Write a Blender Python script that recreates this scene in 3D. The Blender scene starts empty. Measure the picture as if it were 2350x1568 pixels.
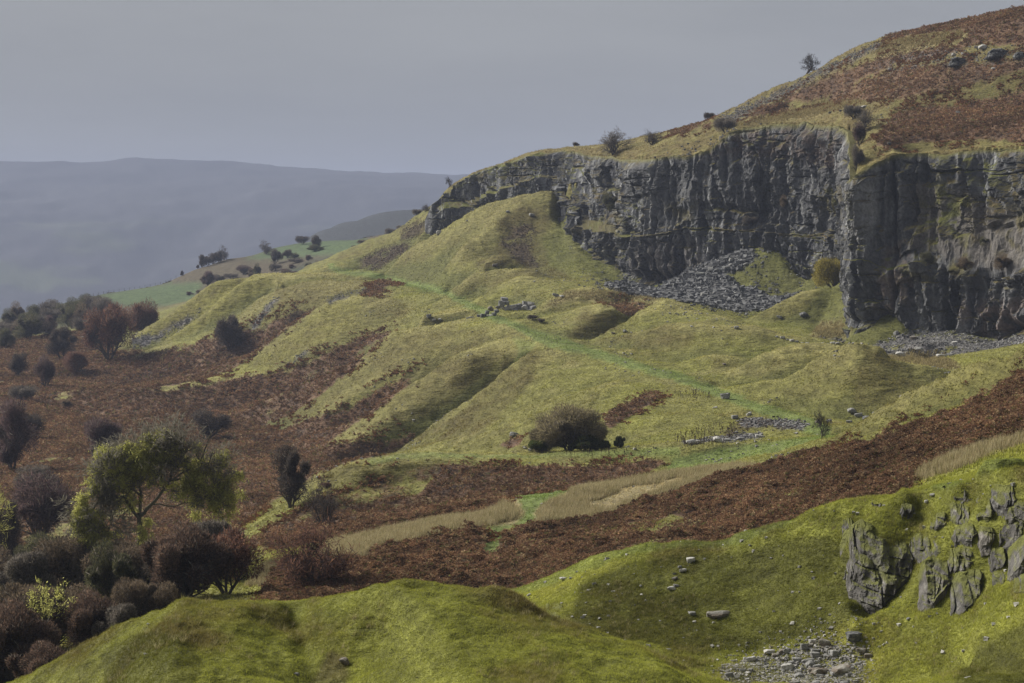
import bpy, math, random, time
import numpy as np
from mathutils import Vector, geometry
T0 = time.time()
R = math.radians
rng = np.random.default_rng(7)
random.seed(7)
F = 4700.0       # camera focal length in units of 1/2350 of the frame width
HY = 490.0       # eye level on the same scale
CX = 1175.0
SC = bpy.context.scene
COL = SC.collection

# ------------------------------------------------------------------ noise
def _hash(ix, iy, iz, s=0):
    with np.errstate(over='ignore'):
        h = (ix.astype(np.uint32) * np.uint32(374761393) + iy.astype(np.uint32) * np.uint32(668265263)
             + iz.astype(np.uint32) * np.uint32(2147483647 ^ 0x5bd1e995) + np.uint32(s * 974634777 & 0xffffffff))
        h = (h ^ (h >> np.uint32(13))) * np.uint32(1274126177)
        h = (h ^ (h >> np.uint32(16))) * np.uint32(2246822519)
        h = h ^ (h >> np.uint32(13))
    return h.astype(np.float32) / np.float32(4294967295.0)

def vnoise(x, y, z, s=0):
    """smooth value noise in -1..1"""
    x = np.asarray(x, np.float32); y = np.asarray(y, np.float32) + np.zeros_like(x); z = np.asarray(z, np.float32) + np.zeros_like(x)
    ix = np.floor(x); iy = np.floor(y); iz = np.floor(z)
    fx = x - ix; fy = y - iy; fz = z - iz
    ix = ix.astype(np.int64); iy = iy.astype(np.int64); iz = iz.astype(np.int64)
    fx = fx * fx * (3 - 2 * fx); fy = fy * fy * (3 - 2 * fy); fz = fz * fz * (3 - 2 * fz)
    r = 0
    for a in (0, 1):
        wx = fx if a else 1 - fx
        for b in (0, 1):
            wy = fy if b else 1 - fy
            for c in (0, 1):
                wz = fz if c else 1 - fz
                r = r + wx * wy * wz * _hash(ix + a, iy + b, iz + c, s)
    return r * 2 - 1

def fbm(x, y, z, o=4, s=0, g=.5):
    a, t, r = 1.0, 0.0, 0
    for i in range(o):
        f = 2.03 ** i
        r = r + a * vnoise(x * f + 13.7 * i, y * f - 7.1 * i, z * f + 3.3 * i, s + i)
        t += a; a *= g
    return r / t

def sstep(a, b, x):
    t = np.clip((x - a) / (b - a), 0, 1)
    return t * t * (3 - 2 * t)

# ------------------------------------------------------------------ survey of the ground
# every survey line is a list of (bearing, elevation reading, distance); a reading of None takes the height 'z' in its place
PTS = []
def line(*p, step=22.0):
    q = []
    for t in p:
        if len(t) == 4: px, _, d, z = t
        else:
            px, py, d = t; z = (HY - py) / F * d
        q.append((px, d, z))
    for i in range(len(q)):
        PTS.append(q[i])
        if i + 1 < len(q):
            a, b = q[i], q[i + 1]
            L = math.hypot(b[0] - a[0], F * math.log(b[1] / a[1])); n = int(L / step)
            for k in range(1, n + 1):
                t = k / (n + 1)
                PTS.append((a[0] + (b[0] - a[0]) * t, a[1] * (b[1] / a[1]) ** t, a[2] + (b[2] - a[2]) * t))
def Z(px, d, z): return (px, None, d, z)
def low(dz, dd, *p, step=22.0): line(*[Z(x, d + dd, (HY - y) / F * d - dz) for x, y, d in p], step=step)
def row(d, *pz, step=60.0): line(*[Z(px, d, z) for px, z in pz], step=step)

# ground under and in front of the camera
for d, z in ((2, -1.7), (5, -2.6), (10, -4.4), (20, -8.2), (32, -12.4)):
    row(d, (-900, z), (1175, z), (3300, z), step=400)
row(45, (-900, -20), (-300, -17.5), (0, -16.2), (300, -15.3), (1400, -15.3), (1700, -15.5), (2400, -15), (3300, -12), step=120)
# near mound
line((100, 1600, 70), (250, 1590, 64), (400, 1585, 60), (700, 1590, 62), (900, 1585, 62), (1100, 1580, 59), (1350, 1580, 59), (1560, 1580, 62))
line((-300, 1760, 80), (20, 1568, 74), (40, 1556, 74), (120, 1520, 74), (192, 1480, 74), (235, 1456, 73.5), (280, 1428, 73), (336, 1392, 72.5), (376, 1378, 72), (424, 1352, 72), (480, 1353, 72),
     (532, 1362, 72), (576, 1364, 72), (620, 1359, 72), (672, 1371, 74), (728, 1358, 73), (800, 1340, 71), (840, 1331, 70.5), (900, 1324, 70), (968, 1331, 70), (1012, 1344, 70.5), (1072, 1347, 70.5),
     (1152, 1354, 70), (1192, 1370, 70), (1232, 1398, 70), (1296, 1422, 69.5), (1352, 1438, 69), (1412, 1454, 68.5), (1470, 1463, 68), (1542, 1494, 67.5), (1610, 1526, 67), (1658, 1554, 66), (1700, 1590, 66))
line((424, 1356, 71), (405, 1400, 68), (400, 1450, 66), (380, 1568, 60))
line((200, 1500, 71), (230, 1568, 67))
low(-.12, 0, (545, 1400, 69.5), (530, 1450, 67.5), (520, 1568, 61.5))
low(.22, 0, (668, 1385, 72.8), (690, 1450, 69.5), (730, 1568, 64.5))
line((900, 1330, 69), (960, 1380, 66.5), (1010, 1450, 64.5), (1080, 1568, 60))
line((840, 1400, 69), (870, 1470, 67.5), (880, 1568, 63.5))
line((1250, 1440, 67), (1300, 1500, 64), (1350, 1568, 60.5))
line((1480, 1490, 65.5), (1560, 1568, 62.5))
# behind the near mound
line(Z(-300, 92, -23), Z(20, 86, -20), Z(200, 84, -19), Z(400, 82, -16.5), Z(700, 82, -16), Z(900, 80, -15.6), Z(1070, 80, -16.5), Z(1230, 80, -18.5), Z(1410, 80, -19.6), Z(1600, 79, -20.5), step=60)
line(Z(-300, 108, -27), Z(100, 104, -25.5), Z(500, 102, -23.5), Z(800, 98, -22.5), Z(1000, 97, -22), step=60)
# near hollow: rim
line((1020, 1372, 118), (1090, 1366, 116), (1152, 1354, 114), (1212, 1338, 114), (1272, 1312, 113), (1332, 1281, 113), (1372, 1265, 112), (1410, 1260, 112), (1470, 1250, 111), (1550, 1242, 110), (1634, 1241, 109), (1690, 1222, 108),
     (1750, 1198, 107), (1810, 1182, 106), (1862, 1150, 105), (1918, 1129, 104), (1978, 1122, 104), (2022, 1130, 103), (2082, 1102, 101), (2150, 1108, 100), (2210, 1074, 98), (2258, 1050, 97), (2350, 1036, 93), (2600, 1000, 86), (3200, 900, 76))
line((1200, 1385, 108), (1272, 1345, 109.5), (1372, 1290, 110), (1440, 1278, 110), (1530, 1268, 109), (1634, 1262, 107.8), (1730, 1246, 106), (1810, 1225, 105), (1880, 1190, 104), (1950, 1165, 103))
line((1250, 1440, 95), (1330, 1465, 93), (1400, 1490, 91), (1500, 1530, 89), (1600, 1568, 86))
line((1280, 1400, 103), (1350, 1350, 106), (1450, 1345, 105.5), (1550, 1345, 105), (1650, 1345, 104), (1750, 1340, 103), (1850, 1320, 101.5), (1930, 1300, 100.5))
line((1380, 1440, 99), (1500, 1430, 100), (1600, 1420, 100.5), (1700, 1415, 100), (1800, 1405, 98.5), (1900, 1395, 97))
line((1500, 1500, 95), (1620, 1500, 97), (1740, 1480, 97), (1860, 1460, 96), (1980, 1430, 95))
line((1650, 1560, 93), (1760, 1545, 94), (1880, 1540, 93), (1990, 1520, 92.5))
line((1700, 1620, 90), (1980, 1610, 88))
# crag on the hollow's side
line((1925, 1310, 99.1), (1936, 1335, 98.3), (1960, 1362, 97.5), (2018, 1396, 96.1), (2060, 1352, 96.3), (2095, 1318, 96.3), (2112, 1330, 95.1), (2120, 1412, 93.1), (2150, 1385, 93.1), (2176, 1380, 92.7), (2184, 1426, 91.7), (2230, 1392, 91.3), (2265, 1350, 91.1), (2310, 1330, 90.1), (2400, 1290, 87.1), step=8)
line((1940, 1360, 95.5), (2018, 1410, 94), (2070, 1390, 94), (2110, 1430, 91.5), (2178, 1440, 90), (2250, 1395, 88.8), (2330, 1350, 87.5))
line((1932, 1245, 100.3), (1950, 1205, 99.7), (1975, 1185, 99.2), (2018, 1207, 98.1), (2060, 1215, 98.1), (2095, 1227, 97.9), (2118, 1257, 96.5), (2130, 1279, 95.1), (2150, 1271, 94.9), (2190, 1295, 93.9), (2200, 1309, 93.3), (2240, 1301, 92.9), (2262, 1313, 92.4), (2318, 1263, 91.9), (2400, 1195, 89.9), step=8)
line((2040, 1150, 102), (2114, 1150, 100.4), (2190, 1130, 98.8), (2280, 1110, 96), (2400, 1080, 92))
line((2100, 1450, 91.5), (2150, 1500, 89), (2190, 1568, 86))
line((2350, 1420, 83), (2350, 1490, 80), (2350, 1590, 75.5))
line((2250, 1430, 86.5), (2260, 1500, 83.5), (2280, 1590, 79))
line((2600, 1300, 80), (2700, 1450, 72), (2800, 1600, 62))
# dip behind the rim
line(Z(1152, 124, -26), Z(1300, 122, -24.5), Z(1410, 120, -22.5), Z(1550, 119, -21.5), Z(1690, 117, -20), Z(1810, 115, -18.8), Z(1918, 113, -17), Z(2022, 112, -16.3), Z(2150, 109, -15.4), Z(2260, 106, -13.6), Z(2350, 102, -12.6), Z(2600, 96, -10.5))
# bracken slope across the middle
line((880, 1330, 150), (1000, 1345, 150), (1150, 1345, 150), (1300, 1296, 150), (1450, 1262, 150), (1600, 1238, 149), (1700, 1218, 149), (1800, 1180, 147), (1900, 1148, 145), (2000, 1118, 143), (2080, 1098, 141), (2150, 1096, 138), (2250, 1046, 136), (2350, 1024, 133), (2700, 930, 125), (3200, 800, 115))
line((870, 1300, 165), (1000, 1280, 167), (1150, 1262, 168), (1300, 1218, 178), (1500, 1165, 190), (1640, 1112, 198), (1750, 1076, 202), (1900, 1034, 200), (2050, 998, 197), (2140, 975, 193), (2230, 950, 188), (2350, 880, 180), (2700, 780, 166), (3200, 650, 150))
line((1860, 1045, 206), (1900, 1018, 212), (1960, 998, 214), (2020, 950, 210), (2080, 903, 206), (2130, 880, 201), (2200, 848, 196), (2270, 830, 191), (2350, 806, 186), (2600, 740, 175), (3200, 570, 155))
line(Z(2020, 232, -25.8), Z(2080, 228, -24.5), Z(2200, 222, -22), Z(2350, 214, -19), Z(2600, 205, -16), Z(3200, 190, -11))
line(Z(2020, 262, -26.5), Z(2200, 260, -25.5), Z(2500, 255, -23), Z(3200, 240, -18))
# rushes and path in the trough
line((800, 1268, 172), (850, 1262, 172), (950, 1240, 175), (1100, 1205, 180), (1180, 1160, 195), (1250, 1140, 200), (1400, 1128, 207), (1550, 1105, 211), (1650, 1085, 214), (1760, 1066, 212))
line((1120, 1205, 181), (1180, 1185, 186), (1300, 1180, 188), (1420, 1160, 194))
# sixth finger: flat top and its front
line((500, 1232, 226), (562, 1203, 228), (622, 1163, 231), (682, 1127, 234), (742, 1087, 237), (794, 1065, 238), (842, 1054, 240), (922, 1041, 242), (1042, 1038, 243), (1202, 1040, 243), (1350, 1036, 242), (1450, 1030, 241), (1560, 1024, 240), (1700, 1018, 238), (1800, 1012, 236), (1880, 1006, 236))
line((842, 1068, 233), (922, 1056, 236), (1042, 1054, 238), (1202, 1055, 239), (1400, 1048, 239), (1560, 1038, 238))
line((560, 1246, 214), (640, 1228, 214), (700, 1208, 216), (800, 1190, 218), (900, 1170, 221), (1000, 1155, 223), (1100, 1138, 225), (1200, 1125, 227), (1350, 1105, 229), (1500, 1080, 232), (1600, 1060, 235), (1700, 1042, 236))
line((720, 1150, 225), (800, 1120, 229), (900, 1105, 231), (1000, 1095, 232), (1150, 1085, 234))
line(Z(760, 285, -41), Z(920, 292, -40.5), Z(1100, 292, -39), Z(1250, 282, -35))
line(Z(450, 244, -38.5), Z(560, 248, -39.5), Z(640, 252, -39.5), Z(720, 255, -38.5), Z(800, 258, -37), Z(920, 261, -35.5), Z(1100, 264, -34), Z(1300, 262, -30.5), Z(1500, 257, -28.5), Z(1750, 253, -27.6), Z(1900, 250, -27.4))
# moor on the left
line(Z(-900, 140, -33), Z(-300, 140, -30), (0, 1470, 140), (200, 1400, 146), (450, 1350, 148), (650, 1345, 150), (760, 1330, 155), (820, 1290, 165))
line(Z(-900, 205, -44), Z(-300, 200, -39.5), (0, 1330, 200), (150, 1300, 208), (300, 1265, 215), (400, 1250, 218), (500, 1240, 220))
line(Z(-900, 290, -50), Z(-300, 285, -46), (0, 1190, 280), (200, 1150, 293), (400, 1130, 300), (550, 1120, 306), (650, 1085, 322), (742, 1062, 334), (800, 1075, 322), (900, 1052, 330))
line(Z(-900, 360, -52), Z(-300, 355, -49), (0, 1080, 352), (200, 1055, 362), (400, 1040, 370), (560, 1020, 380), (660, 1025, 372), (742, 1050, 348))
line(Z(-900, 450, -54), Z(-300, 440, -51), (0, 990, 434), (150, 975, 438), (300, 960, 446), (420, 945, 455), (520, 950, 446), (600, 975, 430), (680, 990, 408))
line(Z(-900, 530, -56), Z(-300, 520, -51.5), (0, 915, 508), (150, 900, 518), (280, 890, 522), (345, 893, 514))
line(Z(-900, 610, -57), Z(-300, 600, -52), (0, 850, 595), (150, 845, 598), (250, 835, 600), (310, 815, 605))
line(Z(-900, 720, -60), Z(-300, 700, -52), (0, 792, 680), (90, 775, 690), (160, 762, 700), (230, 752, 710), (300, 735, 720), (370, 712, 740))
# fingers 5 and 4
line((1360, 800, 356), (1290, 803, 355), (1222, 811, 353), (1162, 852, 350), (1120, 888, 348), (1082, 919, 346), (1042, 945, 344), (1002, 971, 342), (960, 1006, 340), (918, 1037, 337), (890, 1060, 330))
low(4.2, 0, (1130, 850, 360), (1100, 880, 357), (1074, 905, 355), (1020, 938, 354), (962, 974, 352), (910, 1003, 350), (855, 1032, 347), (820, 1050, 342))
line((1240, 787, 376), (1174, 787, 378), (1110, 792, 379), (1042, 819, 376), (982, 867, 373), (902, 915, 370), (842, 959, 367), (790, 996, 364), (742, 1030, 360), (700, 1052, 352))
line((1090, 830, 368), (1040, 880, 363), (980, 920, 361), (920, 950, 359), (850, 995, 356))
# face of finger 5
line((970, 1042, 312), (1050, 1042, 308), (1120, 1035, 304), (1190, 1010, 302), (1250, 995, 294), (1330, 1012, 276), (1420, 1018, 266), (1500, 1020, 260))
line((1230, 850, 343), (1190, 900, 335), (1130, 950, 328), (1060, 1000, 320))
line((1300, 860, 336), (1270, 905, 326), (1230, 950, 314), (1160, 990, 308))
line((1400, 880, 312), (1360, 930, 298), (1320, 960, 288), (1290, 985, 279))
line((1510, 902, 303), (1460, 920, 297), (1420, 945, 288), (1380, 985, 274))
line((1530, 900, 300), (1490, 925, 292), (1455, 955, 284), (1430, 985, 274), (1440, 1008, 266))
line((1560, 898, 305), (1630, 912, 297), (1720, 930, 287), (1800, 945, 278), (1870, 968, 264))
line((1560, 960, 276), (1640, 975, 271), (1720, 960, 276), (1790, 962, 273), (1850, 972, 263))
line((1560, 1005, 262), (1660, 1010, 257), (1750, 1008, 252), (1850, 1000, 250))
# valley 3/4 and finger 3
low(5.2, -16, (1010, 838, 402), (970, 850, 407), (930, 875, 409), (880, 903, 410), (830, 930, 410), (780, 960, 408), (730, 995, 404), (690, 1018, 396))
line((1200, 740, 434), (1122, 747, 434), (1040, 746, 436), (962, 751, 436), (906, 767, 434), (862, 799, 432), (802, 851, 430), (762, 883, 428), (714, 919, 426), (662, 955, 423), (620, 975, 421), (582, 990, 418), (550, 1003, 408))
line((1060, 790, 412), (1000, 800, 414), (940, 825, 413), (880, 865, 411), (810, 910, 408), (740, 955, 405))
# valley 2/3 and finger 2
low(5.5, -30, (960, 745, 490), (906, 758, 500), (860, 773, 508), (780, 808, 514), (700, 848, 516), (600, 888, 514), (500, 915, 508), (420, 930, 498))
line((1020, 682, 541), (942, 679, 545), (842, 677, 546), (782, 681, 544), (742, 699, 541), (702, 727, 538), (672, 747, 536), (642, 767, 534), (594, 807, 531), (542, 843, 527), (500, 860, 524), (462, 871, 521), (410, 882, 515), (362, 891, 508))
line((1000, 700, 520), (930, 712, 520), (870, 745, 514), (800, 765, 512), (720, 800, 510), (640, 850, 507))
line((1060, 700, 500), (1000, 722, 478), (960, 740, 462))
# valley 1/2, finger 1 with three lobes
low(5.0, -14, (760, 686, 566), (720, 700, 572), (690, 716, 576), (640, 742, 582), (560, 777, 590), (450, 803, 594), (380, 820, 592), (310, 840, 585))
line((860, 627, 650), (760, 629, 652), (688, 627, 653), (620, 628, 653), (580, 631, 652), (540, 632, 650), (500, 637, 649), (480, 648, 648), (440, 681, 645), (380, 723, 641), (340, 750, 638), (304, 773, 634), (280, 790, 628))
low(3.6, 0, (540, 650, 638), (500, 676, 634), (440, 728, 629), (400, 750, 627), (352, 777, 624), (320, 792, 620))
line((640, 634, 634), (576, 636, 634), (536, 661, 630), (500, 693, 626), (440, 737, 622), (400, 765, 619), (368, 790, 616), (330, 808, 610))
line((640, 655, 618), (600, 684, 614), (560, 715, 610), (510, 750, 606), (450, 785, 602))
line((760, 636, 602), (700, 645, 602), (660, 664, 598), (624, 692, 595), (580, 727, 592), (540, 757, 590))
line((860, 655, 576), (800, 664, 576), (760, 676, 574))
line(Z(760, 608, -22.8), Z(640, 618, -26.5), Z(576, 620, -28), Z(500, 616, -33), Z(440, 612, -37))
line(Z(1262, 456, -21.6), Z(1310, 456, -20.2), Z(1358, 457, -19.8), Z(1422, 457, -19.8), Z(1470, 453, -21))
line(Z(1358, 399, -25.2), Z(1430, 411, -23.6), Z(1486, 420, -22), Z(1540, 424, -20.8), Z(1600, 416, -22), Z(1700, 400, -23.2))
line(Z(1560, 346, -25), Z(1640, 348, -24.9), Z(1720, 345, -24.9))
line(Z(1100, 532, -20.2), Z(1160, 527, -18), Z(1208, 525, -17))
line(Z(830, 672, -21.5), Z(700, 676, -25), Z(600, 674, -30), Z(500, 668, -35), Z(400, 660, -40), Z(304, 652, -43), Z(240, 640, -44))
line((960, 655, 568), (900, 655, 578), (840, 650, 590), (780, 645, 600))
# the far end of the track and the ridge left of the cliff
line((668, 632, 690), (688, 624, 712), (720, 602, 722), (752, 594, 728), (772, 585, 730), (808, 565, 728), (860, 545, 720), (900, 533, 714), (920, 527, 710), (955, 508, 702), (990, 489, 692), (1010, 484, 690))
line((740, 618, 695), (770, 607, 697), (830, 607, 690), (880, 580, 690), (930, 556, 686), (960, 543, 682), (1000, 522, 672))
line((760, 622, 660), (800, 622, 660), (840, 618, 668), (900, 612, 655), (930, 590, 658), (970, 560, 656), (1000, 540, 652))
line(Z(660, 745, -25), Z(720, 760, -20), Z(770, 765, -17), Z(860, 760, -12), Z(920, 750, -9), Z(1010, 740, -6), Z(1060, 740, -4), step=60)
# big tip
line((1326, 408, 575), (1300, 417, 578), (1246, 431, 584), (1182, 454, 591), (1121, 467, 597), (1070, 495, 603), (1038, 515, 607), (990, 547, 613), (942, 572, 618), (894, 604, 624), (865, 622, 628))
line((1230, 450, 586), (1198, 467, 583), (1166, 486, 578), (1140, 511, 572), (1146, 537, 565), (1134, 553, 561), (1102, 575, 557), (1083, 598, 553), (1052, 628, 545))
line((1130, 500, 586), (1080, 545, 584), (1030, 590, 582), (980, 625, 578))
line((1070, 560, 562), (1050, 600, 555), (1020, 640, 548))
line((880, 632, 628), (900, 635, 620), (930, 643, 600), (960, 650, 583), (1000, 660, 560), (1040, 664, 545), (1080, 655, 528))
line((1165, 520, 571), (1180, 560, 558), (1200, 595, 545), (1230, 612, 534))
line((1260, 500, 572), (1290, 550, 555), (1310, 590, 540), (1330, 617, 525), (1370, 640, 508))
line((1320, 480, 570), (1340, 540, 556), (1390, 605, 532), (1420, 622, 522))
line((1150, 585, 542), (1110, 605, 534), (1090, 630, 524))
# little mounds at its foot
line((1020, 690, 525), (1038, 677, 530), (1060, 655, 528), (1086, 637, 525), (1124, 619, 521), (1160, 616, 518), (1208, 616, 515), (1235, 636, 508), (1262, 648, 500))
line((1070, 700, 510), (1110, 672, 508), (1150, 652, 505), (1190, 640, 504))
line((1090, 700, 496), (1108, 688, 500), (1135, 668, 499), (1166, 652, 498), (1208, 634, 497), (1235, 642, 495), (1262, 655, 490))
line((1130, 710, 478), (1170, 700, 480), (1220, 672, 482), (1270, 662, 482))
line((1230, 628, 524), (1290, 640, 510), (1340, 648, 496), (1400, 653, 492))
# mounds of the quarry floor
line((1205, 735, 440), (1230, 712, 442), (1262, 687, 443), (1310, 668, 443), (1358, 661, 444), (1422, 667, 444), (1460, 682, 440), (1502, 693, 432), (1528, 688, 420))
line((1260, 728, 425), (1326, 711, 421), (1374, 702, 419), (1410, 712, 415), (1440, 728, 410))
line((1380, 696, 432), (1440, 704, 436), (1480, 712, 430))
line((1225, 765, 408), (1270, 778, 403), (1330, 782, 398), (1400, 775, 396))
line((1330, 745, 408), (1300, 762, 402))
line((1345, 800, 384), (1358, 784, 388), (1395, 762, 395), (1430, 744, 400), (1486, 712, 408), (1510, 694, 412), (1528, 688, 412), (1560, 700, 408), (1600, 716, 402), (1660, 730, 396))
line((1420, 815, 366), (1450, 800, 371), (1480, 765, 372), (1540, 745, 371), (1600, 745, 368), (1650, 752, 366), (1720, 752, 366), (1789, 772, 364))
line((1540, 800, 357), (1600, 792, 356), (1680, 800, 353), (1740, 800, 355))
line((1540, 850, 334), (1560, 835, 336), (1600, 820, 338), (1640, 811, 338), (1697, 818, 336), (1740, 828, 334))
line((1590, 868, 325), (1650, 850, 329), (1700, 850, 327))
line((1640, 890, 315), (1670, 870, 320), (1697, 848, 325), (1755, 817, 328), (1823, 796, 330), (1874, 790, 331), (1925, 796, 329), (1960, 815, 324))
line((1750, 905, 298), (1769, 892, 300), (1795, 876, 301), (1823, 861, 302), (1874, 830, 303), (1925, 803, 301), (1950, 790, 299), (1973, 784, 297), (2000, 792, 297), (2044, 826, 295), (2095, 858, 291), (2129, 884, 286))
line((1973, 787, 296.8), (1964, 845, 290), (1950, 900, 283.5), (1935, 950, 277))
line((2003, 815, 294), (2012, 860, 288), (2018, 905, 281.5), (2020, 945, 275.5))
line((1860, 950, 280), (1900, 962, 276), (1969, 965, 273), (2030, 955, 273), (2090, 920, 278))
line((1800, 930, 290), (1840, 890, 294), (1880, 870, 296))
line(Z(1850, 350, -25), Z(1950, 345, -25), Z(2050, 338, -24.5), Z(2150, 335, -24.5))
line(Z(1800, 316, -25.8), Z(1900, 314, -26), Z(2000, 311, -25.6), Z(2080, 306, -25.4))
line((2044, 834, 320), (2090, 831, 320), (2146, 826, 318), (2197, 840, 308), (2230, 860, 300))
line((2060, 808, 330), (2120, 790, 338), (2200, 795, 336), (2300, 790, 332), (2420, 780, 325), (2700, 760, 300), (3200, 740, 270))
# track across the floor
line((1900, 1000, 248), (1870, 985, 254), (1800, 963, 268), (1740, 940, 281), (1700, 925, 290), (1650, 903, 302), (1600, 882, 312), (1560, 866, 319), (1500, 850, 326), (1440, 830, 338), (1380, 813, 352), (1300, 797, 364), (1240, 778, 382), (1190, 757, 400), (1140, 735, 430), (1105, 712, 462), (1070, 694, 492), (1040, 681, 512), (1000, 665, 548))
line((790, 628, 655), (755, 608, 690), (748, 600, 715))
# foot of the cliff (ground)
FOOT = [(975, 530, 654), (990, 526, 652), (1012, 520, 650), (1060, 530, 641), (1120, 505, 627), (1180, 485, 616), (1240, 470, 603), (1280, 480, 592), (1300, 520, 565), (1320, 553, 549), (1360, 582, 540), (1400, 606, 531), (1440, 632, 521), (1480, 648, 513), (1500, 654, 509), (1545, 650, 503), (1580, 622, 500), (1630, 602, 497), (1677, 584, 493), (1720, 571, 489), (1762, 565, 484), (1800, 588, 479), (1828, 620, 474), (1842, 640, 471), (1877, 613, 463),
        (1905, 585, 454), (1925, 580, 449), (1944, 600, 434), (1948, 690, 403), (1950, 752, 375), (1964, 757, 373.5), (1990, 748, 373), (2030, 724, 372.5), (2061, 708, 372), (2075, 762, 369), (2129, 758, 365.5), (2188, 757, 361.5), (2231, 756, 358.5), (2272, 776, 355), (2316, 774, 351), (2350, 760, 347), (2500, 745, 331), (3100, 715, 281)]
line(*[(a, b, d + 1.0) for a, b, d in FOOT], step=14)
line(*[(a, b + 14, d - 6.0) for a, b, d in FOOT if 1310 < a < 1890], step=20)
line(*[(a, b + 14, d - 6.0) for a, b, d in FOOT if a > 2070], step=20)
line((1300, 640, 498), (1400, 652, 500), (1440, 668, 490), (1500, 688, 478), (1560, 697, 468), (1640, 706, 458), (1700, 708, 452), (1780, 706, 448), (1840, 700, 446), (1880, 700, 440))
line((1520, 668, 492), (1580, 660, 486), (1650, 652, 480), (1720, 640, 475), (1780, 650, 468), (1820, 670, 460))
line((1870, 650, 452), (1905, 625, 446), (1935, 604, 438))
line((1800, 680, 453), (1850, 668, 450), (1900, 662, 440), (1935, 665, 430))
line((1700, 735, 425), (1760, 750, 405), (1820, 748, 408), (1880, 732, 412), (1920, 745, 400), (1945, 752, 390))
line((1800, 770, 385), (1860, 778, 380), (1940, 782, 376))
line((1925, 788, 376), (1960, 770, 380), (2010, 740, 379), (2061, 712, 374))
line((2061, 712, 373), (2080, 770, 364), (2100, 790, 355))
line((1964, 790, 368), (2060, 790, 352))

# the cliff: columns of (bearing, foot, ledge front, ledge back, top) each (reading, distance)
CLIFF = [(975, (528, 654), (520, 654.5), (515, 656), (508, 657)), (990, (526, 652), (505, 652.5), (485, 653), (470, 655)), (1012, (520, 650), (484, 651), (472, 655), (452, 656)), (1040, (525, 645), (478, 646), (462, 651), (436, 653)),
         (1060, (530, 641), (477, 642), (462, 648), (420, 650)), (1083, (520, 636), (474, 637), (460, 642), (398, 645)), (1120, (505, 627), (455, 628), (448, 633), (387, 638)), (1166, (490, 618), (435, 619), (430, 622), (371, 628)),
         (1211, (480, 609), (420, 610), (416, 612), (357, 617)), (1240, (480, 602), (405, 603), (400, 605), (349, 610)), (1290, (520, 580), (412, 590), (405, 593), (345, 599)), (1320, (553, 548), (520, 549), (502, 566), (346, 585)),
         (1360, (582, 539), (530, 540), (508, 555), (356, 569)), (1400, (606, 530), (535, 531), (515, 545), (360, 556)), (1440, (632, 520), (543, 521), (538, 525), (364, 538)), (1500, (655, 508), (540, 509), (538, 510), (362, 517)),
         (1545, (650, 502), (528, 503), (526, 504), (360, 511)), (1576, (645, 500), (522, 501), (520, 502), (360, 507)), (1630, (635, 496), (524, 497), (521, 498), (340, 503)), (1677, (600, 492), (528, 492.5), (526, 493.5), (300, 500)),
         (1727, (590, 488), (530, 488.5), (528, 489.5), (289, 496)), (1828, (640, 473), (540, 474), (538, 475), (281, 482)), (1900, (610, 455), (540, 458), (538, 459), (284, 465)), (1925, (590, 448), (540, 450), (538, 451), (290, 457)),
         (1948, (600, 432), (560, 433), (555, 434), (300, 444)), (1951, (757, 374), (600, 375), (598, 376), (412, 380)), (1960, (758, 372.5), (600, 373.5), (598, 374), (402, 379)), (1990, (748, 372), (600, 373), (598, 373.5), (386, 379)), (2044, (740, 371), (620, 371.5), (616, 372.5), (358, 379)),
         (2075, (765, 368), (608, 369), (585, 371), (355, 380)), (2130, (758, 364), (602, 365), (560, 368), (351, 380)), (2188, (760, 361), (618, 362), (540, 366), (347, 377)), (2240, (768, 357), (628, 358), (530, 363), (343, 374)), (2272, (778, 354), (635, 355), (520, 361), (341, 372)),
         (2310, (775, 350), (632, 351), (500, 358), (339, 369)), (2350, (765, 346), (625, 347), (480, 355), (342, 365)), (2500, (750, 330), (600, 331), (450, 340), (335, 350)), (3100, (720, 280), (560, 281), (430, 295), (320, 297))]
def _pt(px, py, d): return ((px - CX) / F * d, d, (HY - py) / F * d)
topl = [(c[0], c[4][0] + 2, c[4][1] + 3.0) for c in CLIFF]
_fx = np.array([f[0] for f in FOOT], float); _fz = np.array([(HY - f[1]) / F * f[2] for f in FOOT])
for part in ([t for t in topl if t[0] < 1940], [t for t in topl if t[0] > 1985]):
    line(*part, step=14)
    line(*[Z(p, dd_ - 2.0, float(np.interp(p, _fx, _fz)) + .5) for p, _, dd_ in part if p > 1000], step=14)
    line(*[(p, q - (6 if p < 1620 or p > 1990 else 3), dd_ + 6) for p, q, dd_ in part if p > 1240], step=25)
line((1928, 292, 459), (1942, 293, 452), (1957, 298, 448), (1959, 320, 432), (1960, 345, 415), (1961, 372, 400), (1962, 398, 386), (1966, 400, 382.5), (1990, 388, 382), step=8)
line(Z(1926, 455, -9), Z(1940, 448, -9.5), Z(1949, 444, -10), Z(1951, 430, -11), Z(1952, 412, -13), Z(1953, 395, -17), Z(1954, 381, -20), Z(1958, 379.5, -20.5), Z(1966, 380, -20.5), Z(1990, 380, -20), step=8)
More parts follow.
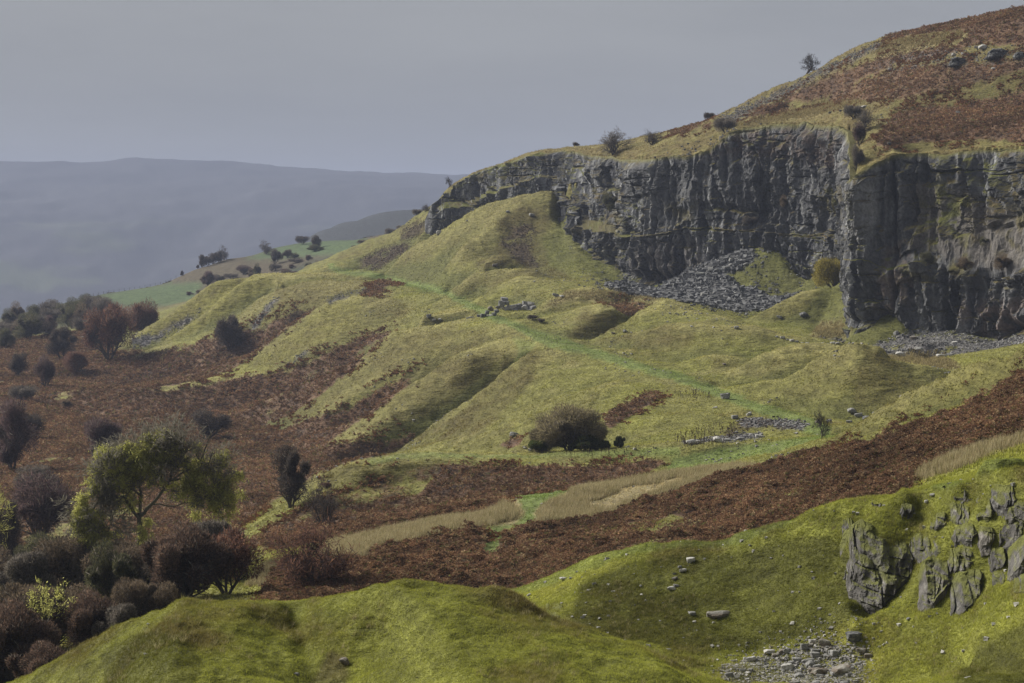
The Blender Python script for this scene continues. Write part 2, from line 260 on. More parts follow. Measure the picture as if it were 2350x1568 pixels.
# hillside above the cliff to the skyline
SKY = [(1030, 431, 668), (1083, 396, 660), (1140, 378, 652), (1166, 371, 648), (1211, 357, 640), (1240, 347, 634), (1290, 345, 624), (1370, 342, 606), (1410, 333, 594), (1460, 320, 580), (1530, 303, 566), (1600, 291, 556), (1650, 271, 548), (1700, 244, 542), (1780, 205, 536), (1840, 180, 530), (1900, 151, 524), (1960, 115, 516),
       (2030, 88, 506), (2100, 72, 496), (2200, 52, 482), (2300, 32, 468), (2350, 20, 462), (2700, -40, 420), (3200, -130, 370)]
line(*SKY)
line(*[(a, b + 22, d - 22) for a, b, d in SKY if a > 1700], step=40)
line((1750, 262, 520), (1828, 250, 508), (1900, 240, 498), (1983, 232, 464), (2060, 240, 440), (2200, 240, 425), (2350, 235, 412), (2700, 200, 375), (3200, 130, 335), step=40)
line((2000, 318, 405), (1985, 340, 398), (1976, 365, 391), step=12)
line((2044, 310, 397), (2120, 312, 396), (2250, 305, 390), (2350, 302, 381), (2700, 290, 342), (3200, 270, 320), step=40)
line(*[Z(a, d + 70, (HY - b) / F * d - .5) for a, b, d in SKY], step=120)
line(*[Z(a, d + 350, (HY - b) / F * d - 12) for a, b, d in SKY], step=200)
line(*[Z(a, 1900, -60) for a in (1100, 1500, 2000, 2500, 3200)], step=300)
# shoulder with the two green fields beyond
line(Z(-900, 920, -66), (-300, 800, 900), (0, 738, 900), (60, 724, 905), (140, 700, 930), (190, 684, 955), (238, 674, 985), (330, 660, 1005), (400, 646, 1022), (425, 630, 1032), (452, 615, 1045), (500, 602, 1060), (520, 592, 1070), (553, 589, 1082), (577, 585, 1095), (636, 565, 1145), (680, 556, 1165), (723, 552, 1180), (760, 548, 1192), (836, 547, 1195), (900, 546, 1160), (1010, 540, 1100), (1100, 538, 1050), step=30)
line((280, 700, 880), (330, 704, 870), (392, 702, 865), (430, 680, 900), (468, 652, 945), (520, 640, 960), (600, 628, 945), (692, 626, 900), (760, 620, 860), step=30)
line((380, 700, 800), (450, 678, 810), (560, 660, 830), (650, 640, 835), (720, 625, 820), step=30)
line((560, 597, 1020), (640, 593, 1040), (700, 588, 1060), (760, 585, 1060), (840, 575, 1060), step=30)
line((0, 752, 830), (80, 742, 825), (150, 735, 820), (230, 725, 820), (300, 716, 820), step=30)
line(Z(-900, 1150, -110), Z(-300, 1100, -90), Z(0, 1060, -72), Z(238, 1130, -58), Z(452, 1200, -50), Z(636, 1300, -42), Z(836, 1360, -36), Z(1100, 1300, -30), step=80)
line(Z(-900, 1500, -180), Z(0, 1500, -150), Z(452, 1500, -110), Z(700, 1520, -60), Z(900, 1540, -40), Z(1200, 1500, -35), step=100)
line((700, 560, 1750), (752, 546, 1770), (800, 533, 1790), (840, 520, 1800), (880, 506, 1810), (940, 497, 1820), (1010, 492, 1820), (1100, 490, 1820), step=60)
line(Z(-900, 2000, -260), Z(0, 2000, -240), Z(500, 2050, -200), Z(700, 2150, -130), Z(900, 2250, -100), Z(1200, 2250, -100), Z(3200, 2250, -100), step=200)
for d in (2700, 3300): row(d, (-900, -270), (1175, -262), (3300, -240), step=400)
# the mountain across the valley
line((-900, 395, 6000), (-100, 366, 6000), (0, 366, 6000), (60, 368, 6000), (160, 369, 6000), (230, 366, 6000), (272, 361, 6000), (308, 358, 6000), (400, 361, 6000), (470, 365, 6000), (560, 371, 6000), (600, 376, 6000), (628, 381, 6000), (720, 386, 6000), (800, 391, 6000), (940, 396, 6000), (1054, 402, 6000), (1300, 412, 6000), (1800, 440, 6000), (3300, 470, 6000), step=100)
for d, z in ((4000, -190), (4600, -60), (5200, 50), (5700, 115)): row(d, (-900, z), (1175, z - 15), (3300, z - 60), step=500)
row(6700, (-900, 60), (1175, 60), (3300, 40), step=800); row(9000, (-900, -100), (3300, -100), step=1500)

P = np.array(PTS, float)
key = np.round(np.stack([P[:, 0] / 3, F * np.log(P[:, 1]) / 3], 1)).astype(int)
_, ui = np.unique(key, axis=0, return_index=True)
P = P[np.sort(ui)]
U0, U1, DU = -840.0, 3180.0, 3.0
V0, V1, DV = math.log(2.05), math.log(8900.0), 0.003
us = np.arange(U0, U1 + .1, DU); vs = np.arange(V0, V1, DV)
cd = geometry.delaunay_2d_cdt([Vector((p[0], F * math.log(p[1]))) for p in P], [], [], 0, 1e-6)
co = np.array([(v.x, v.y) for v in cd[0]]); src = [o[0] if o else -1 for o in cd[3]]
cz = np.array([P[s][2] if s >= 0 else 0 for s in src])
G = np.full((len(vs), len(us)), np.nan, np.float32)
for f in cd[2]:
    a, b, c = f[:3]
    if min(src[a], src[b], src[c]) < 0: continue
    x = co[[a, b, c], 0]; y = co[[a, b, c], 1] / F; z = cz[[a, b, c]]
    i0 = max(0, int(math.ceil((x.min() - U0) / DU))); i1 = min(len(us) - 1, int((x.max() - U0) / DU))
    j0 = max(0, int(math.ceil((y.min() - V0) / DV))); j1 = min(len(vs) - 1, int((y.max() - V0) / DV))
    if i1 < i0 or j1 < j0: continue
    gx, gy = np.meshgrid(us[i0:i1 + 1], vs[j0:j1 + 1])
    den = (y[1] - y[2]) * (x[0] - x[2]) + (x[2] - x[1]) * (y[0] - y[2])
    if abs(den) < 1e-12: continue
    w0 = ((y[1] - y[2]) * (gx - x[2]) + (x[2] - x[1]) * (gy - y[2])) / den
    w1 = ((y[2] - y[0]) * (gx - x[2]) + (x[0] - x[2]) * (gy - y[2])) / den
    w2 = 1 - w0 - w1
    m = (w0 >= -1e-6) & (w1 >= -1e-6) & (w2 >= -1e-6)
    sub = G[j0:j1 + 1, i0:i1 + 1]
    sub[m] = (w0 * z[0] + w1 * z[1] + w2 * z[2])[m]
bad = np.isnan(G)
for j in range(G.shape[0]):
    r = G[j]; k = np.where(~np.isnan(r))[0]
    if len(k): G[j] = np.interp(np.arange(len(r)), k, r[k])
print('tin', len(P), 'holes', bad.mean(), time.time() - T0)

def blur(A, ru, rv, n=2):
    for _ in range(n):
        for ax, r in ((1, ru), (0, rv)):
            if r < 1: continue
            pad = [(0, 0), (0, 0)]; pad[ax] = (r + 1, r)
            c = np.cumsum(np.pad(A.astype(np.float64), pad, mode='edge'), axis=ax)
            if ax == 1: A = (c[:, 2 * r + 1:] - c[:, :-2 * r - 1]) / (2 * r + 1)
            else: A = (c[2 * r + 1:] - c[:-2 * r - 1]) / (2 * r + 1)
    return A.astype(np.float32)
GS = blur(G, 2, 1, 2)
GS2 = blur(G, 1, 0, 1)
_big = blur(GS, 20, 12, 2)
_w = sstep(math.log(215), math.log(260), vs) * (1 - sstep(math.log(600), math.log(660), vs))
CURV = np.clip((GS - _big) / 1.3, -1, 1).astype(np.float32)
GS = GS + np.clip((GS - _big) * .3 * _w[:, None], -1.2, .6)
# keep the cliff band crisp
cf_px = np.array([f[0] for f in FOOT], float); cf_d = np.array([f[2] for f in FOOT], float)
ct_d = np.interp(us, [c[0] for c in CLIFF], [c[4][1] for c in CLIFF]); fd = np.interp(us, cf_px, cf_d)
DD = np.exp(vs)[:, None]
wcl = sstep(-14, -4, DD - fd[None]) * (1 - sstep(6, 16, DD - ct_d[None])) * (us[None] > 960)
G = GS * (1 - wcl) + GS2 * wcl
G = G.astype(np.float32)

def H(px, d):
    """height of the smooth ground at bearing px, distance d"""
    px = np.asarray(px, float); d = np.asarray(d, float)
    fu = np.clip((px - U0) / DU, 0, len(us) - 1.001); fv = np.clip((np.log(d) - V0) / DV, 0, len(vs) - 1.001)
    i = fu.astype(int); j = fv.astype(int); a = fu - i; b = fv - j
    return (G[j, i] * (1 - a) * (1 - b) + G[j, i + 1] * a * (1 - b) + G[j + 1, i] * (1 - a) * b + G[j + 1, i + 1] * a * b)

def curv(px, d):
    fu = np.clip((np.asarray(px, float) - U0) / DU, 0, len(us) - 1.001).astype(int); fv = np.clip((np.log(d) - V0) / DV, 0, len(vs) - 1.001).astype(int)
    return CURV[fv, fu]

def hummock(px, d, z, soft=1.0, steep=0):
    """small relief of turf, in metres"""
    x = (px - CX) / F * d
    near = sstep(160, 90, d); far = sstep(900, 2500, d)
    big = fbm(x / 9, d / 9, 0 * x, 3, 11) * .42
    tuft = fbm(x / 1.5, d / 2.0, z / 1.2, 3, 23) * (.17 + .06 * near)
    fine = fbm(x / .42, d / .5, z / .4, 2, 31) * .08 * near
    ter = (1 - np.abs(vnoise(x / 3.2, d / 3.2, z / .8 + .35 * vnoise(x / 6, d / 6, 0 * x, 5), 41))) * (.16 + .5 * steep) * (1 - near)
    return (big + tuft + fine + ter - .15) * soft * (1 - far) + far * (fbm(x / 260, d / 380, 0 * x, 4, 71) * 34 * (1 - sstep(5300, 5900, d)) + fbm(x / 70, d / 70, 0 * x, 3, 72) * 5)
# ------------------------------------------------------------------ ground cover survey
_MS = 2.0
MW, MH, MX, MY = 1560, 860, -120.0, -20.0     # survey map: bearings -120..2520, readings -20..1700
def poly_mask(poly, soft=2):
    M = np.zeros((MH, MW), bool)
    p = np.array(poly, float); p = np.stack([(p[:, 0] - MX) / _MS, (p[:, 1] - MY) / _MS], 1)
    y0 = max(0, int(p[:, 1].min())); y1 = min(MH - 1, int(p[:, 1].max()) + 1)
    x0 = max(0, int(p[:, 0].min())); x1 = min(MW - 1, int(p[:, 0].max()) + 1)
    if x1 <= x0 or y1 <= y0: return M.astype(np.float32)
    gx, gy = np.meshgrid(np.arange(x0, x1 + 1) + .5, np.arange(y0, y1 + 1) + .5)
    ins = np.zeros(gx.shape, bool)
    n = len(p)
    for i in range(n):
        a = p[i]; b = p[(i + 1) % n]
        if a[1] == b[1]: continue
        c = ((a[1] > gy) != (b[1] > gy)) & (gx < (b[0] - a[0]) * (gy - a[1]) / (b[1] - a[1]) + a[0])
        ins ^= c
    M[y0:y1 + 1, x0:x1 + 1] = ins
    return blur(M.astype(np.float32), soft, soft, 2)

def strip(pts):
    """outline of a track given as (x, y, half height)"""
    return [(x, y - w * 1.35) for x, y, w in pts] + [(x, y + w * 1.35) for x, y, w in pts[::-1]]

ZONES = [
 # kind, near, far, weight, outline
 ('bracken', 390, 900, 1, [(-900, 800), (90, 772), (200, 755), (300, 802), (360, 810), (440, 792), (520, 772), (600, 748), (640, 738), (690, 724), (742, 700), (700, 730), (642, 768), (594, 808), (542, 844), (462, 873), (362, 893), (300, 900), (-900, 1100)]),
 ('bracken', 190, 900, 1, [(-900, 850), (300, 893), (382, 900), (462, 888), (538, 871), (582, 867), (642, 859), (682, 847), (742, 819), (782, 795), (842, 771), (906, 760), (862, 802), (802, 854), (714, 922), (655, 957), (605, 981), (640, 985), (682, 972), (800, 945), (862, 905), (942, 862), (988, 853), (902, 918), (842, 962), (782, 1002), (740, 1026), (800, 1018), (850, 1022), (890, 1020), (935, 1003), (955, 1002), (940, 1018), (900, 1040), (860, 1052), (800, 1066), (742, 1087), (682, 1127), (622, 1163), (562, 1203), (500, 1260), (300, 1350), (-900, 1500)]),
 ('bracken', 150, 236, 1, [(1000, 1075), (1024, 1064), (1112, 1046), (1184, 1041), (1292, 1046), (1376, 1041), (1432, 1045), (1532, 1060), (1492, 1084), (1392, 1104), (1312, 1120), (1232, 1128), (1172, 1144), (1112, 1180), (992, 1196), (912, 1220), (792, 1240), (700, 1250), (600, 1262), (570, 1240), (640, 1210), (752, 1180), (832, 1160), (900, 1150), (960, 1130), (990, 1100)]),
 ('bracken', 150, 236, .5, [(780, 1130), (860, 1100), (950, 1070), (1024, 1052), (1000, 1120), (900, 1160), (760, 1190), (620, 1240), (600, 1215), (700, 1165)]),
 ('bracken', 117, 201, 1, [(600, 1345), (640, 1300), (812, 1292), (852, 1266), (912, 1250), (1032, 1222), (1096, 1213), (1114, 1230), (1112, 1268), (1137, 1266), (1152, 1230), (1212, 1206), (1352, 1194), (1452, 1162), (1592, 1126), (1672, 1094), (1760, 1070), (1830, 1052), (1900, 1030), (2000, 1008), (2050, 985), (2130, 975), (2180, 955), (2230, 930), (2270, 915), (2350, 868), (2900, 800), (2900, 980), (2350, 1004), (2250, 1028), (2110, 1082), (2080, 1140), (1900, 1250), (1400, 1400), (1150, 1420), (860, 1400), (600, 1400)]),
 ('bracken', 255, 315, 1, [(1395, 945), (1440, 922), (1500, 903), (1520, 907), (1475, 935), (1428, 965), (1405, 985), (1385, 975)]),
 ('bracken', 255, 315, 1, [(1128, 1036), (1180, 1016), (1205, 1020), (1190, 1036)]),
 ('bracken', 530, 620, 1, [(830, 678), (866, 646), (905, 644), (868, 680)]),
 ('bracken', 415, 460, 1, [(1377, 694), (1447, 697), (1490, 703), (1442, 730)]),
 ('bracken', 375, 600, 1, [(1677, 284), (1792, 232), (1882, 184), (2008, 139), (2116, 119), (2182, 112), (2232, 80), (2120, 78), (2030, 96), (2030, 84), (2080, 66), (2200, 46), (2350, 10), (2900, -20), (2900, 105), (2350, 108), (2240, 104), (2180, 128), (2060, 150), (1950, 200), (1850, 248), (1760, 268)]),
 ('bracken', 375, 600, .9, [(1918, 204), (2080, 158), (2300, 142), (2900, 110), (2900, 150), (2350, 165), (2200, 205), (2090, 228), (1990, 234), (1890, 246)]),
 ('bracken', 375, 600, 1, [(2030, 300), (2050, 262), (2120, 246), (2200, 245), (2350, 215), (2900, 190), (2900, 330), (2350, 332), (2230, 322), (2110, 332), (2040, 352), (2008, 335)]),
 ('bracken', 500, 600, .8, [(1500, 318), (1560, 298), (1640, 278), (1640, 292), (1560, 312)]),
 ('straw', 150, 215, 1, [(560, 1345), (600, 1310), (700, 1286), (788, 1242), (912, 1218), (1040, 1182), (1110, 1166), (1155, 1148), (1170, 1132), (1190, 1150), (1205, 1180), (1180, 1203), (1110, 1211), (1032, 1222), (912, 1250), (852, 1266), (812, 1292), (640, 1345)]),
 ('straw', 150, 222, 1, [(1225, 1203), (1228, 1170), (1300, 1130), (1350, 1115), (1500, 1094), (1600, 1080), (1680, 1074), (1758, 1064), (1672, 1095), (1592, 1127), (1452, 1163), (1352, 1195), (1212, 1207)]),
 ('gap', 118, 205, .75, [(1300, 1235), (1420, 1205), (1540, 1180), (1600, 1190), (1500, 1220), (1380, 1250)]), ('gap', 118, 205, .7, [(1700, 1150), (1820, 1110), (1900, 1100), (1860, 1130), (1760, 1165)]), ('gap', 118, 205, .7, [(1960, 1060), (2080, 1020), (2140, 1015), (2060, 1050)]), ('gap', 118, 205, .6, [(1010, 1270), (1080, 1262), (1100, 1290), (1030, 1300)]),
 ('lush', 150, 222, .75, [(1340, 1160), (1440, 1120), (1560, 1098), (1600, 1100), (1500, 1130), (1400, 1170)]),
 ('straw', 125, 150, 1, [(2080, 1110), (2110, 1080), (2180, 1052), (2250, 1026), (2350, 1002), (2900, 950), (2900, 1000), (2350, 1024), (2255, 1050), (2170, 1086)]),
 ('straw', 380, 600, 1, [(1990, 132), (2040, 100), (2110, 85), (2200, 78), (2232, 80), (2180, 108), (2116, 116), (2020, 134)]),
 ('straw', 380, 600, .9, [(1640, 300), (1690, 286), (1760, 270), (1840, 250), (1900, 238), (1960, 233), (1984, 245), (1900, 264), (1820, 278), (1700, 295)]),
 ('straw', 370, 420, .5, [(1850, 780), (1880, 745), (1930, 742), (1955, 760), (1940, 785)]),
 ('straw', 300, 345, .6, [(1950, 840), (2040, 815), (2150, 815), (2210, 845), (2130, 870)]),
 ('straw', 410, 470, .5, [(1230, 720), (1300, 668), (1420, 668), (1530, 690), (1440, 700), (1330, 690)]),
 ('lush', 240, 700, .9, strip([(1905, 1002, 14), (1870, 982, 13), (1800, 958, 12), (1740, 935, 10), (1700, 922, 9), (1650, 902, 8), (1600, 883, 8), (1560, 868, 8), (1500, 851, 8), (1440, 832, 8), (1380, 814, 8), (1320, 796, 9), (1260, 784, 10), (1220, 765, 8), (1190, 752, 7), (1160, 740, 6), (1130, 728, 9), (1105, 716, 9), (1080, 703, 7), (1052, 690, 6), (1030, 678, 5), (1000, 665, 5), (960, 655, 5), (900, 645, 5), (860, 632, 5), (820, 628, 4), (780, 624, 4), (755, 608, 7), (748, 598, 3)])),
 ('lush', 225, 262, .9, [(1540, 1052), (1650, 1034), (1750, 1018), (1870, 1003), (1964, 998), (1900, 1030), (1760, 1062), (1620, 1080), (1528, 1084)]),
 ('lush', 225, 246, .7, [(842, 1056), (922, 1042), (1042, 1038), (1202, 1041), (1450, 1030), (1560, 1024), (1560, 1048), (1300, 1046), (1042, 1052), (922, 1054), (842, 1070)]),
 ('lush', 160, 222, 1, [(1156, 1158), (1185, 1128), (1250, 1116), (1340, 1106), (1300, 1136), (1240, 1162), (1232, 1195), (1170, 1214), (1145, 1270), (1104, 1270), (1108, 1226), (1145, 1200), (1186, 1192), (1190, 1168)]),
 ('lush', 400, 480, .9, [(354, 896), (358, 888), (410, 882), (460, 876), (400, 893), (374, 899), (372, 950), (384, 966), (360, 960)]),
 ('lush', 360, 700, .5, [(1174, 775), (1230, 780), (1200, 830), (1150, 870), (1190, 810)]),
 ('lush', 101, 116, .8, [(1100, 1372), (1152, 1352), (1272, 1310), (1372, 1262), (1634, 1238), (1750, 1194), (1830, 1172), (1800, 1200), (1700, 1242), (1600, 1256), (1540, 1262), (1440, 1275), (1330, 1310), (1220, 1345)]),
 ('lush', 88, 104, .8, [(2130, 1106), (2210, 1072), (2258, 1048), (2350, 1034), (2900, 990), (2900, 1010), (2350, 1060), (2250, 1080), (2180, 1112)]),
 ('moss', 85, 103, .8, [(1820, 1500), (1900, 1440), (2030, 1400), (2060, 1440), (2000, 1568), (2080, 1600), (1640, 1600), (1640, 1530), (1740, 1490)]),
 ('moss', 580, 660, .7, [(440, 690), (500, 640), (580, 632), (640, 640), (560, 700), (440, 770), (310, 800), (304, 775)]),
 ('moss', 460, 560, .5, [(600, 820), (742, 702), (842, 678), (800, 760), (700, 810), (600, 855), (380, 895)]),
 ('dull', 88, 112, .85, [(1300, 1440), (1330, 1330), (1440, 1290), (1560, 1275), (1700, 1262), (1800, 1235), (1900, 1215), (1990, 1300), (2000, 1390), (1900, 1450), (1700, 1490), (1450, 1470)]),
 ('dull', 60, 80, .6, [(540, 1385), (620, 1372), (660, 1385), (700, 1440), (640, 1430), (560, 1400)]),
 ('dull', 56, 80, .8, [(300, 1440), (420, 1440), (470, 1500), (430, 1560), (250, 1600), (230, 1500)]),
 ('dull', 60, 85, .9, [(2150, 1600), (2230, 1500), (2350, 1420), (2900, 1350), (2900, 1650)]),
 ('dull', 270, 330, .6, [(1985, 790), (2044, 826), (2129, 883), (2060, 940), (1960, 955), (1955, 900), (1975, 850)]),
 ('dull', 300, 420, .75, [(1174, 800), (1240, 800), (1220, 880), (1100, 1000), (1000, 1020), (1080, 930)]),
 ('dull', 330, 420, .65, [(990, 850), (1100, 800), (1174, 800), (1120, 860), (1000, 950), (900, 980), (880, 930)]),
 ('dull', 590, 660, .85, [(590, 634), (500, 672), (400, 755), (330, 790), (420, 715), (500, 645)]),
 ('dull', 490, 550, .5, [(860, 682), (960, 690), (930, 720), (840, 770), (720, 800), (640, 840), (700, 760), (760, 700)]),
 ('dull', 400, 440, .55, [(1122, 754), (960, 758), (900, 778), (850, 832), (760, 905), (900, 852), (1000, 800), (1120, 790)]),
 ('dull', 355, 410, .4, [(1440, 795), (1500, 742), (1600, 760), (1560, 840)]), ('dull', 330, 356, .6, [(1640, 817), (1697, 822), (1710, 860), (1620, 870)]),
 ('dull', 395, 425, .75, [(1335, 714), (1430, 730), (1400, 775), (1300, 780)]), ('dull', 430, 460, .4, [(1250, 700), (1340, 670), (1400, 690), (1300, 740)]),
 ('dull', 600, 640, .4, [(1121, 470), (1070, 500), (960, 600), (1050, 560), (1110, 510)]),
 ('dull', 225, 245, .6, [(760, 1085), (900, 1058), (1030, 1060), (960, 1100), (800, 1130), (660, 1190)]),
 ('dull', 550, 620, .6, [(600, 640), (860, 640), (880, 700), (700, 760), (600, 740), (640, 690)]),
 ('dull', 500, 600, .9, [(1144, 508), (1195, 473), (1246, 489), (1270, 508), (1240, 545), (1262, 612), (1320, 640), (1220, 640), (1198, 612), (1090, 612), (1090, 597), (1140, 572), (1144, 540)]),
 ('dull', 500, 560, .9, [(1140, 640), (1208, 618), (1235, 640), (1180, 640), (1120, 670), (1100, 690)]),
 ('earth', 390, 480, 1, [(828, 721), (846, 704), (868, 703), (892, 725), (872, 752), (848, 761), (824, 749)]),
 ('earth', 640, 740, .9, [(822, 612), (840, 588), (900, 566), (935, 560), (945, 578), (900, 600), (865, 620)]),
 ('earth', 640, 740, .8, [(920, 530), (960, 508), (1005, 512), (960, 545), (925, 556)]),
 ('earth', 500, 570, .8, [(1150, 560), (1195, 500), (1230, 520), (1215, 575), (1240, 620), (1180, 600)]),
 ('earth', 230, 300, .5, [(1700, 965), (1760, 962), (1850, 975), (1850, 985), (1740, 985), (1660, 1010), (1640, 1012)]),
 ('earth', 55, 80, .6, [(755, 1480), (790, 1490), (805, 1530), (780, 1568), (700, 1568), (720, 1530)]),
 ('scree', 300, 350, 1, [(1068, 918), (1084, 914), (1020, 958), (960, 1000), (905, 1024), (862, 1030), (850, 1022), (900, 1003), (960, 972), (1010, 945)]),
 ('scree', 255, 300, .8, [(1040, 1034), (1080, 1015), (1120, 1003), (1135, 1010), (1110, 1030), (1060, 1038)]),
 ('scree', 540, 640, .9, [(302, 775), (340, 768), (356, 778), (345, 795), (300, 803)]),
 ('scree', 560, 640, .7, [(345, 782), (390, 752), (440, 725), (462, 712), (460, 720), (400, 765), (360, 790)]),
 ('scree', 540, 620, .75, [(562, 765), (585, 735), (600, 712), (628, 688), (640, 690), (610, 725), (598, 745), (575, 768)]),
 ('scree', 470, 530, .7, [(650, 838), (680, 822), (708, 808), (712, 813), (690, 828), (660, 842)]),
 ('scree', 520, 600, .6, [(750, 690), (775, 678), (840, 662), (842, 668), (790, 685), (755, 698)]),
 ('scree', 240, 290, .8, [(1690, 970), (1740, 963), (1800, 965), (1860, 975), (1840, 986), (1760, 982), (1700, 985)]),
 ('scree', 240, 275, .8, [(1560, 1022), (1620, 1008), (1700, 1000), (1760, 1000), (1740, 1010), (1640, 1020), (1600, 1026)]),
 ('talus', 440, 520, 1, [(1395, 655), (1430, 648), (1500, 668), (1545, 642), (1600, 606), (1660, 584), (1712, 578), (1740, 592), (1710, 620), (1660, 640), (1690, 655), (1740, 668), (1780, 690), (1850, 676), (1885, 686), (1800, 712), (1700, 716), (1600, 707), (1500, 692), (1430, 678)]),
 ('scree', 325, 385, .75, [(1985, 800), (2040, 780), (2110, 750), (2200, 762), (2270, 782), (2350, 768), (2900, 745), (2900, 830), (2250, 850), (2130, 830), (2050, 815)]),
 ('scree', 370, 420, .9, [(1782, 772), (1820, 776), (1880, 780), (1945, 790), (1940, 800), (1860, 790), (1800, 786)]),
 ('scree', 480, 600, .9, [(1640, 279), (1756, 228), (1864, 173), (1990, 112), (2019, 100), (2037, 104), (1960, 145), (1900, 174), (1756, 247), (1677, 284)]),
 ('scree', 88, 100, .45, [(1650, 1530), (1750, 1500), (1850, 1490), (1890, 1470), (1990, 1490), (1985, 1540), (1980, 1600), (1830, 1600), (1670, 1590)]),
 ('scree', 400, 480, .35, [(2000, 160), (2100, 120), (2350, 110), (2350, 150), (2150, 160), (2050, 175)]),
 ('field', 780, 1300, 1, [(228, 680), (330, 658), (390, 650), (470, 648), (440, 690), (390, 702), (296, 702)]),
 ('field', 780, 1300, 1, [(556, 594), (636, 566), (680, 555), (760, 546), (845, 544), (835, 562), (808, 580), (760, 586), (640, 593)]),
]
KINDS_ = ['gap', 'bracken', 'straw', 'lush', 'moss', 'dull', 'earth', 'scree', 'talus', 'field']
ZM = [(k, a, b, w, poly_mask(p, 1 if k in ('scree', 'lush', 'talus') else 2)) for k, a, b, w, p in ZONES]
print('zones', time.time() - T0)

def zone_weights(px, py, d):
    zz = (HY - py) / F * d
    """how much of each ground cover stands at these places"""
    x = (px - CX) / F * d
    wx = 5 * vnoise(x / 2.2, d / 3.5, zz / 2, 81) + 3.5 * vnoise(x / .8, d / 1.4, zz / 2, 82)
    wy = 3.5 * vnoise(x / 2.4, d / 3.1, zz / 2, 83) + 2 * vnoise(x / .7, d / 1.2, zz / 2, 84)
    u = np.clip((px + wx - MX) / _MS - .5, 0, MW - 1.001); v = np.clip((py + wy - MY) / _MS - .5, 0, MH - 1.001)
    inside = (px > MX + 4) & (px < MX + MW * _MS - 4) & (py < MY + MH * _MS - 4)
    i = u.astype(int); j = v.astype(int); a = (u - i).astype(np.float32); b = (v - j).astype(np.float32)
    out = {k: np.zeros(px.shape, np.float32) for k in KINDS_}
    for k, n, f, w, M in ZM:
        m = (d >= n) & (d <= f)
        if not m.any(): continue
        ii, jj, aa, bb = i[m], j[m], a[m], b[m]
        val = M[jj, ii] * (1 - aa) * (1 - bb) + M[jj, ii + 1] * aa * (1 - bb) + M[jj + 1, ii] * (1 - aa) * bb + M[jj + 1, ii + 1] * aa * bb
        out[k][m] = np.maximum(out[k][m], val * w)
    # the moor goes on beyond the surveyed strip
    side = ((px <= MX + 6) & (d > 180) & (d < 760))
    out['bracken'][side] = np.maximum(out['bracken'][side], .9)
    return out

# ------------------------------------------------------------------ ground mesh
def seg(a, b, s): return list(np.arange(math.log(a), math.log(b), s))
rows = np.array(seg(2.1, 45, .03) + seg(45, 56, .006) + seg(56, 120, .0016) + seg(120, 260, .0021) + seg(260, 720, .0017) + seg(720, 1400, .0045) + seg(1400, 3000, .012) + seg(3000, 6100, .008) + seg(6100, 8800, .05))
cols = np.array(list(np.arange(-800, -60, 12.0)) + list(np.arange(-60, 2412, 2.6)) + list(np.arange(2412, 3170, 12.0)))
gx, gv = np.meshgrid(cols, rows)
gd = np.exp(gv)
gz = H(gx, gd).astype(np.float32)
gpy = (HY - gz / gd * F).astype(np.float32)
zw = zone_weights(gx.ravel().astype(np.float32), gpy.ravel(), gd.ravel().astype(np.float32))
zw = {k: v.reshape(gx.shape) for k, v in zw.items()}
zw['bracken'] = np.clip(zw['bracken'] - zw['gap'] * .62, 0, 1)
soft = 1 - .75 * np.clip(zw['lush'] + zw['field'], 0, 1) * (gd > 160)
soft = np.where(gd < 56, .3, soft)
soft = soft * np.where(gd > 760, .6, 1)
Xb = (gx - CX) / F * gd
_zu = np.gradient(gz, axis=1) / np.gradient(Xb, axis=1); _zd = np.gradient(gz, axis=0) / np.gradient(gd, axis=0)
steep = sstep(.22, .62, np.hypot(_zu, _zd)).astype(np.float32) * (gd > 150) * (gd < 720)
relief = hummock(gx, gd, gz, soft.astype(np.float32), steep)
gz = gz + relief
X = ((gx - CX) / F * gd).astype(np.float32); Y = gd.astype(np.float32)
print('ground', gx.size, time.time() - T0)

def mesh_np(name, co, faces, smooth=True, colors=None):
    """mesh from arrays; faces is (n, k)"""
    me = bpy.data.meshes.new(name)
    n, k = faces.shape
    me.vertices.add(len(co)); me.vertices.foreach_set('co', np.ascontiguousarray(co, np.float32).ravel())
    me.loops.add(n * k); me.loops.foreach_set('vertex_index', np.ascontiguousarray(faces, np.int32).ravel())
    me.polygons.add(n); me.polygons.foreach_set('loop_start', np.arange(0, n * k, k, dtype=np.int32))
    try: me.polygons.foreach_set('loop_total', np.full(n, k, np.int32))
    except Exception: pass
    me.polygons.foreach_set('use_smooth', np.full(n, smooth))
    me.update(calc_edges=True)
    if colors is not None:
        at = me.color_attributes.new('tint', 'FLOAT_COLOR', 'POINT')
        c = np.ones((len(co), 4), np.float32); c[:, :3] = colors
        at.data.foreach_set('color', c.ravel())
    return me

def link(name, me, mat=None, parent=None):
    o = bpy.data.objects.new(name, me); COL.objects.link(o)
    if mat is not None and me is not None and not me.materials: me.materials.append(mat)
    if parent is not None: o.parent = parent
    return o

def mixc(base, col, w):
    return base * (1 - w[..., None]) + np.array(col, np.float32) * w[..., None]

